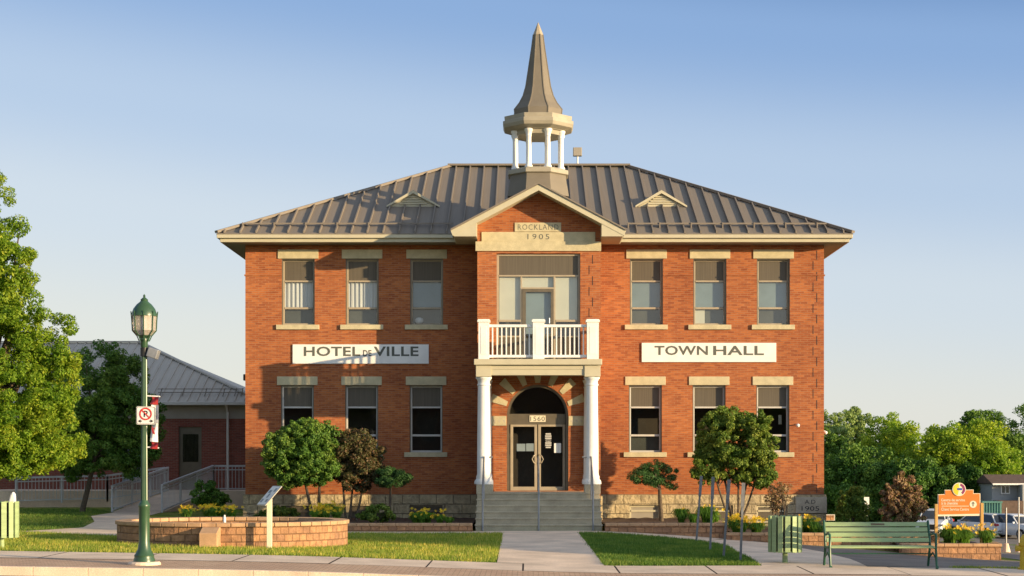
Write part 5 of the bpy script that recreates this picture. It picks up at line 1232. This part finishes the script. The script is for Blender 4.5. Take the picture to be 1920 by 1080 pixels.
def wedge(m_, a0_, a1_, r0_, r1_, y0, y1):
    n = 8; P_ = [(Xo(1797.5)+r1_*math.cos(R(a0_+(a1_-a0_)*k/n)), Zo(917.5)+r1_*math.sin(R(a0_+(a1_-a0_)*k/n))) for k in range(n+1)]+[(Xo(1797.5)+r0_*math.cos(R(a1_+(a0_-a1_)*k/n)), Zo(917.5)+r0_*math.sin(R(a1_+(a0_-a1_)*k/n))) for k in range(n+1)]
    m_.prism(P_, y0, y1)
q = 1/S(oy)
b = MB(); wedge(b,95,255,2*q,11.3*q,oy-.054,oy-.051); b.build('yellow_swirl', M['yel'], em)
b = MB(); wedge(b,-55,75,7*q,11.3*q,oy-.054,oy-.051); b.build('purple_swirl', M['pur'], em)
b = MB(); b.box(Xo(1794),Xo(1803),oy-.058,oy-.055,Zo(919),Zo(915)); b.build('blue_mark', M['blu'], em)
# hydrant
hy = -18.6; hxx = X(1924,hy); hz = h(hxx,hy)
hyd = thing('fire_hydrant', 'yellow fire hydrant cut off by the right edge of the photo', 'hydrant', (hxx,hy,hz))
MB().lathe([(.17,hz),(.17,hz+.05),(.13,hz+.06),(.12,hz+.5),(.15,hz+.51),(.15,hz+.56),(.13,hz+.57),(.12,hz+.66),(.07,hz+.74),(.03,hz+.75),(.03,hz+.8)], hxx, hy, 20).build('body', M['yellow'], hyd, smooth=True)
MB().tube([(hxx-.22,hy,hz+.45),(hxx-.2,hy,hz+.45),(hxx-.19,hy,hz+.45),(hxx,hy,hz+.45)],[.05,.075,.06,.06],10).build('nozzle', M['yellow'], hyd)
MB().tube([(hxx+.22,hy,hz+.45),(hxx+.2,hy,hz+.45),(hxx+.19,hy,hz+.45),(hxx,hy,hz+.45)],[.05,.075,.06,.06],10).build('nozzle', M['yellow'], hyd)
MB().tube([(hxx,hy-.2,hz+.4),(hxx,hy,hz+.4)],[.09,.08],12).build('nozzle', M['yellow'], hyd)

# ------------------------------------------------------------------ parking lot
def car(px, y, rot, label, kind='suv'):
    x = X(px,y); z = h(x,y); T = thing('parked_car', label, 'car', (0,0,0), 'white cars parked in the lot')
    L, W, Hh = (4.7,1.86,1.66) if kind == 'suv' else (5.6,2.0,1.9)
    # stations along the length (front at -L/2): x, z belt, z roof (None = no cabin), half width
    b = MB(); st = [(-.5,.55,.78),(-.485,.85,.86),(-.44,.95,.93),(-.25,1.03,.95),(-.2,1.08,.95),(.1,1.06,.95),(.35,1.08,.95),(.46,1.08,.92),(.49,.95,.86),(.5,.6,.8)]
    k_ = Hh/1.66; rows = []
    for u, zb_, hw in st:
        w_ = W/2*hw; zt_ = zb_*k_; z0_ = .25 if abs(u) < .47 else .35
        rows.append([(-w_*.9,z0_),(-w_,z0_+.18),(-w_*1.01,zt_-.18),(-w_*.93,zt_),(0,zt_+.03),(w_*.93,zt_),(w_*1.01,zt_-.18),(w_,z0_+.18),(w_*.9,z0_)])
    n = 9
    for (u, _, _), r_ in zip(st, rows): b.v += [(a, u*L, c_) for a, c_ in r_]
    for i in range(len(rows)-1):
        for k in range(n): b.f.append((i*n+k, i*n+(k+1)%n, (i+1)*n+(k+1)%n, (i+1)*n+k))
    b.f.append(tuple(range(n))[::-1]); b.f.append(tuple((len(rows)-1)*n+k for k in range(n)))
    b.build('body', M['car_white'], T, smooth=True)
    cab = [(-.25,1.04,1.04),(-.12,1.04,1.55),(-.02,1.06,1.66),(.2,1.06,1.66),(.38,1.07,1.6),(.47,1.07,1.12)] if kind == 'suv' else [(-.22,1.04,1.04),(-.12,1.04,1.6),(-.06,1.06,1.68),(.1,1.06,1.68),(.14,1.06,1.6),(.17,1.07,1.1)]
    g = MB(); rf = MB(); n = 6; rows = []
    for u, zb_, zr in cab:
        w_ = W/2*.9; wr = W/2*(.9-.22*(zr-zb_)/.6); rows.append([(-w_,zb_*k_-.05),(-wr,zr*k_-.06),(-wr*.85,zr*k_-.02),(wr*.85,zr*k_-.02),(wr,zr*k_-.06),(w_,zb_*k_-.05)])
    for (u, _, _), r_ in zip(cab, rows): g.v += [(a, u*L, c_) for a, c_ in r_]
    for i in range(len(rows)-1):
        for k in range(n): g.f.append((i*n+k, i*n+(k+1)%n, (i+1)*n+(k+1)%n, (i+1)*n+k))
    g.build('glass', M['car_glass'], T, smooth=True)
    # roof skin and pillars
    for i in range(1, len(rows)-2):
        u0, u1 = cab[i][0]*L, cab[i+1][0]*L; A_, B_ = rows[i], rows[i+1]
        rf.hexa([(A_[1][0]*1.01,u0,A_[1][1]-.03),(A_[4][0]*1.01,u0,A_[4][1]-.03),(B_[4][0]*1.01,u1,B_[4][1]-.03),(B_[1][0]*1.01,u1,B_[1][1]-.03),(A_[2][0],u0,A_[2][1]+.03),(A_[3][0],u0,A_[3][1]+.03),(B_[3][0],u1,B_[3][1]+.03),(B_[2][0],u1,B_[2][1]+.03)])
    for i in (0, 2, 4):
        if i+1 >= len(rows): continue
        for s_ in (0, 5):
            a_ = rows[i if i != 2 else 3][s_]; c_ = rows[i+1 if i != 2 else 3][1 if s_ == 0 else 4]
            u0 = cab[i if i != 2 else 3][0]*L; u1 = cab[i+1 if i != 2 else 3][0]*L
            if i == 4: a_, c_ = rows[5][s_], rows[4][1 if s_ == 0 else 4]; u0, u1 = cab[5][0]*L, cab[4][0]*L
            rf.beam((a_[0]*1.01,u0,a_[1]),(c_[0]*1.01,u1,c_[1]),.07,.07)
    rf.build('roof', M['car_white'], T)
    for sx in (-1, 1):
        for u in (-.31, .3):
            w2 = MB(); r_ = .35*k_
            w2.tube([(sx*(W/2-.22),u*L,r_),(sx*(W/2+.01),u*L,r_)], r_, 18); wo = w2.build('wheel', M['tyre'], T)
            w2 = MB(); w2.tube([(sx*(W/2+.0),u*L,r_),(sx*(W/2+.02),u*L,r_)], r_*.62, 14); w2.build('rim', M['steel'], wo)
        MB().box(sx*W/2*.9-.17, sx*W/2*.9+.05 if sx > 0 else sx*W/2*.9+.17, -L/2-.01, -L/2+.22, .72*k_, .84*k_).build('headlight', M['glass_dark'] if False else M['steel'], T, bevel=.03)
        MB().box(sx*W/2*.85-.14, sx*W/2*.85+.14, L/2-.2, L/2+.01, .85*k_, 1.0*k_).build('tail_light', M['banner_red'], T, bevel=.03)
        MB().box(sx*(W/2+.1)-.09, sx*(W/2+.1)+.09, -.2*L-.05, -.2*L+.05, 1.05*k_, 1.18*k_).build('mirror', M['car_white'], T, bevel=.03)
    MB().box(-.55*k_,.55*k_,-L/2-.02,-L/2+.1,.5*k_,.82*k_).build('grille', M['black'], T, bevel=.03)
    MB().box(-.7,.7,-L/2-.01,-L/2+.1,.32,.45).build('lower_intake', M['black'], T)
    MB().box(-.16,.16,L/2-.02,L/2+.015,.72,.88).build('licence_plate', M['blind'], T)
    T.location = (x,y,z+.01); T.rotation_euler.z = rot
    return T
car(1752, 60, R(-22), 'white pickup parked facing the street behind the orange sign, left post', 'pickup')
car(1836, 60, R(180+32), 'white hatchback seen from the rear between the orange sign and the other white car')
car(1902, 58, R(28), 'white sport utility car facing left-front, at the right edge of the photo')
# street signs in the lot
s1 = thing('back_of_sign', 'white rectangular sign back on a post between the two brown shrubs', 'sign', (X(1624,20),20,h(X(1624,20),20)))
MB().box(X(1620,20),X(1629.5,20),19.98,20.0,Z(957,20),Z(932,20)).build('plate', M['white'], s1); MB().tube([(X(1625,20),20.03,-1.5),(X(1625,20),20.03,Z(935,20))],.03,6).build('post', M['steel'], s1)
for k, (px, y, lab) in enumerate(((1886.5,12,'thin grey sign post with a concrete foot before the parked cars'),(1910,14,'plain thin sign post nearest the right edge, before the parked cars'))):
    x = X(px,y); z = h(x,y); p_ = thing('sign_post', lab, 'post', (x,y,z)); MB().tube([(x,y,z),(x,y,Z(952-20*k,y))],.03,6).build('pole', M['steel'], p_)
    MB().lathe([(.18,z),(.09,z+.35),(.05,z+.36)],x,y,10).build('foot', M['concrete'], p_)
sb = thing('low_sign', 'small low brown sign box beside the brick corner behind the bench', 'sign', (X(1552,4),4,-.6))
MB().box(X(1543,4),X(1565,4),3.95,4.05,Z(976,4),Z(964.5,4)).build('board', M['paleframe'], sb); MB().box(X(1545,4),X(1563,4),3.93,3.949,Z(975,4),Z(966,4)).build('face', M['planter'], sb)
MB().box(X(1546,4),X(1548,4),3.97,4.03,-1,Z(976,4)).build('leg', M['steel'], sb)
# grey house
gy_ = 66; ho = thing('grey_house', 'grey sided house with brown roof and a white framed window at the right edge', 'house', (X(1900,gy_),gy_,h(X(1900,gy_),gy_)))
Xh = lambda px: X(px,gy_); Zh = lambda py: Z(py,gy_)
MB().box(Xh(1860),Xh(1990),gy_,gy_+4,Zh(1000),Zh(908)).build('wall', M['grey_siding'], ho)
MB().box(Xh(1908),Xh(1990),gy_-1.2,gy_-.01,Zh(1000),Zh(908)).build('side_wing', M['grey_siding'], ho)
MB().prism([(gy_-.6,Zh(907)),(gy_+1.8,Zh(890)),(gy_+4.4,Zh(907))], Xh(1856), Xh(1995), 'x').build('roof', M['brown_roof'], ho)
MB().box(Xh(1856),Xh(1995),gy_-.75,gy_-.6,Zh(909),Zh(906)).build('gutter', M['white'], ho)
MB().box(Xh(1861),Xh(1907),gy_-1.5,gy_-.02,Zh(965),Zh(938)).build('porch', M['brown_roof'], ho)
wf = MB(); wf.box(Xh(1876),Xh(1893),gy_-.1,gy_-.01,Zh(926),Zh(910)); wf = wf.build('window', M['white'], ho)
for a, b2 in ((1878,1883.5),(1885.5,1891)): MB().box(Xh(a),Xh(b2),gy_-.12,gy_-.101,Zh(924),Zh(912)).build('pane', M['car_glass'], wf)
co = thing('green_container', 'teal green metal waste container in front of the grey house', 'container', (X(1858,63),63,-3.3))
b = MB(); b.box(X(1842,63),X(1878,63),63,64.5,-3.4,Z(943,63)); b.box(X(1841,63),X(1879,63),62.9,64.6,Z(943,63),Z(940,63)+.0)
k = 1844
while k < 1877: b.box(X(k,63),X(k+1.2,63),62.94,63,-3.4,Z(943,63)); k += 5
b.build('body', simple('teal_steel', (.07,.20,.17), .6, .15, 3), co)

# ------------------------------------------------------------------ unseen buildings added to shade the yard and darken the lower panes' reflections
def opp(x0, x1, y0, y1, zt, label):
    o_ = thing('commercial_building', label, 'building', ((x0+x1)/2,y1,-1), 'flat-roofed buildings across the street')
    w_ = MB(); w_.box(x0,x1,y0,y1,-1.5,zt-.3); w_.build('wall', M['brick_far'], o_)
    MB().box(x0-.1,x1+.1,y0-.1,y1+.1,zt-.3,zt).build('cornice', M['soffit'], o_)
    x = x0+1
    while x+1.2 < x1:
        for z in (.5, 3.8):
            f = MB().box(x,x+1.2,y1,y1+.05,z,z+1.9).build('window', M['trim'], o_); MB().box(x+.08,x+1.12,y1+.051,y1+.06,z+.08,z+1.82).build('pane', M['car_glass'], f)
        x += 2.4
DYO = 38
def lane_box(l0, l1, H_, label, depth=6):  # added blocker, sized along the sun's lanes so its shadow meets the yard
    opp(l0+TAN_AZ*(DYO+depth), l1+TAN_AZ*DYO, -DYO-depth, -DYO, H_, label)
lane_box(-24.8,-5.2,11.1,'brick commercial building across the street, nearer one')
lane_box(-1.2,14,10.9,'brick commercial building across the street, farther one')

def lane_plain(x0, x1, y0, y1, H_, label):  # added row behind the camera, gives the lower panes something dark to reflect
    opp(x0, x1, y0, y1, H_, label)
lane_plain(-44,-14,-84,-74,8.5,'long brick shop building behind the camera, left one')
lane_plain(-12,16,-86,-74,9.5,'brick shop building behind the camera, middle one')
lane_plain(20,46,-84,-74,8.0,'brick shop building behind the camera, right one')
tree('broadleaf_tree','round street tree on the far side of the street behind the camera','tree',(17.5,-66,-.4),[(17.5,-66,4.5,2.4,2.4,2.6),(16.5,-66,5.5,1.4,1.4,1.5),(18.6,-66,4,1.4,1.4,1.4)],14000,.1,'leaf_mid',.16,120,.4,77)
tree('broadleaf_tree','second round street tree on the far side of the street behind the camera','tree',(-13,-66,-.2),[(-13,-66,5,2.6,2.6,2.8),(-14,-66,6,1.4,1.4,1.5),(-12,-66,4.2,1.6,1.4,1.4)],14000,.1,'leaf_mid',.16,120,.4,78)

rgw = np.random.default_rng(9)
cw = np.stack([rgw.uniform(-90,150,900), rgw.uniform(128,150,900), rgw.uniform(-4,3.5,900), rgw.uniform(1.2,2.6,900)], 1)
Vw, Fw = leaves(cw, 90000, .45, rgw); wo_ = mesh_np('distant_woods', Vw, Fw, M['leaf_far_dark'])
tag(wo_, 'distant low wood beyond the parking lot trees', 'woods', kind='stuff')
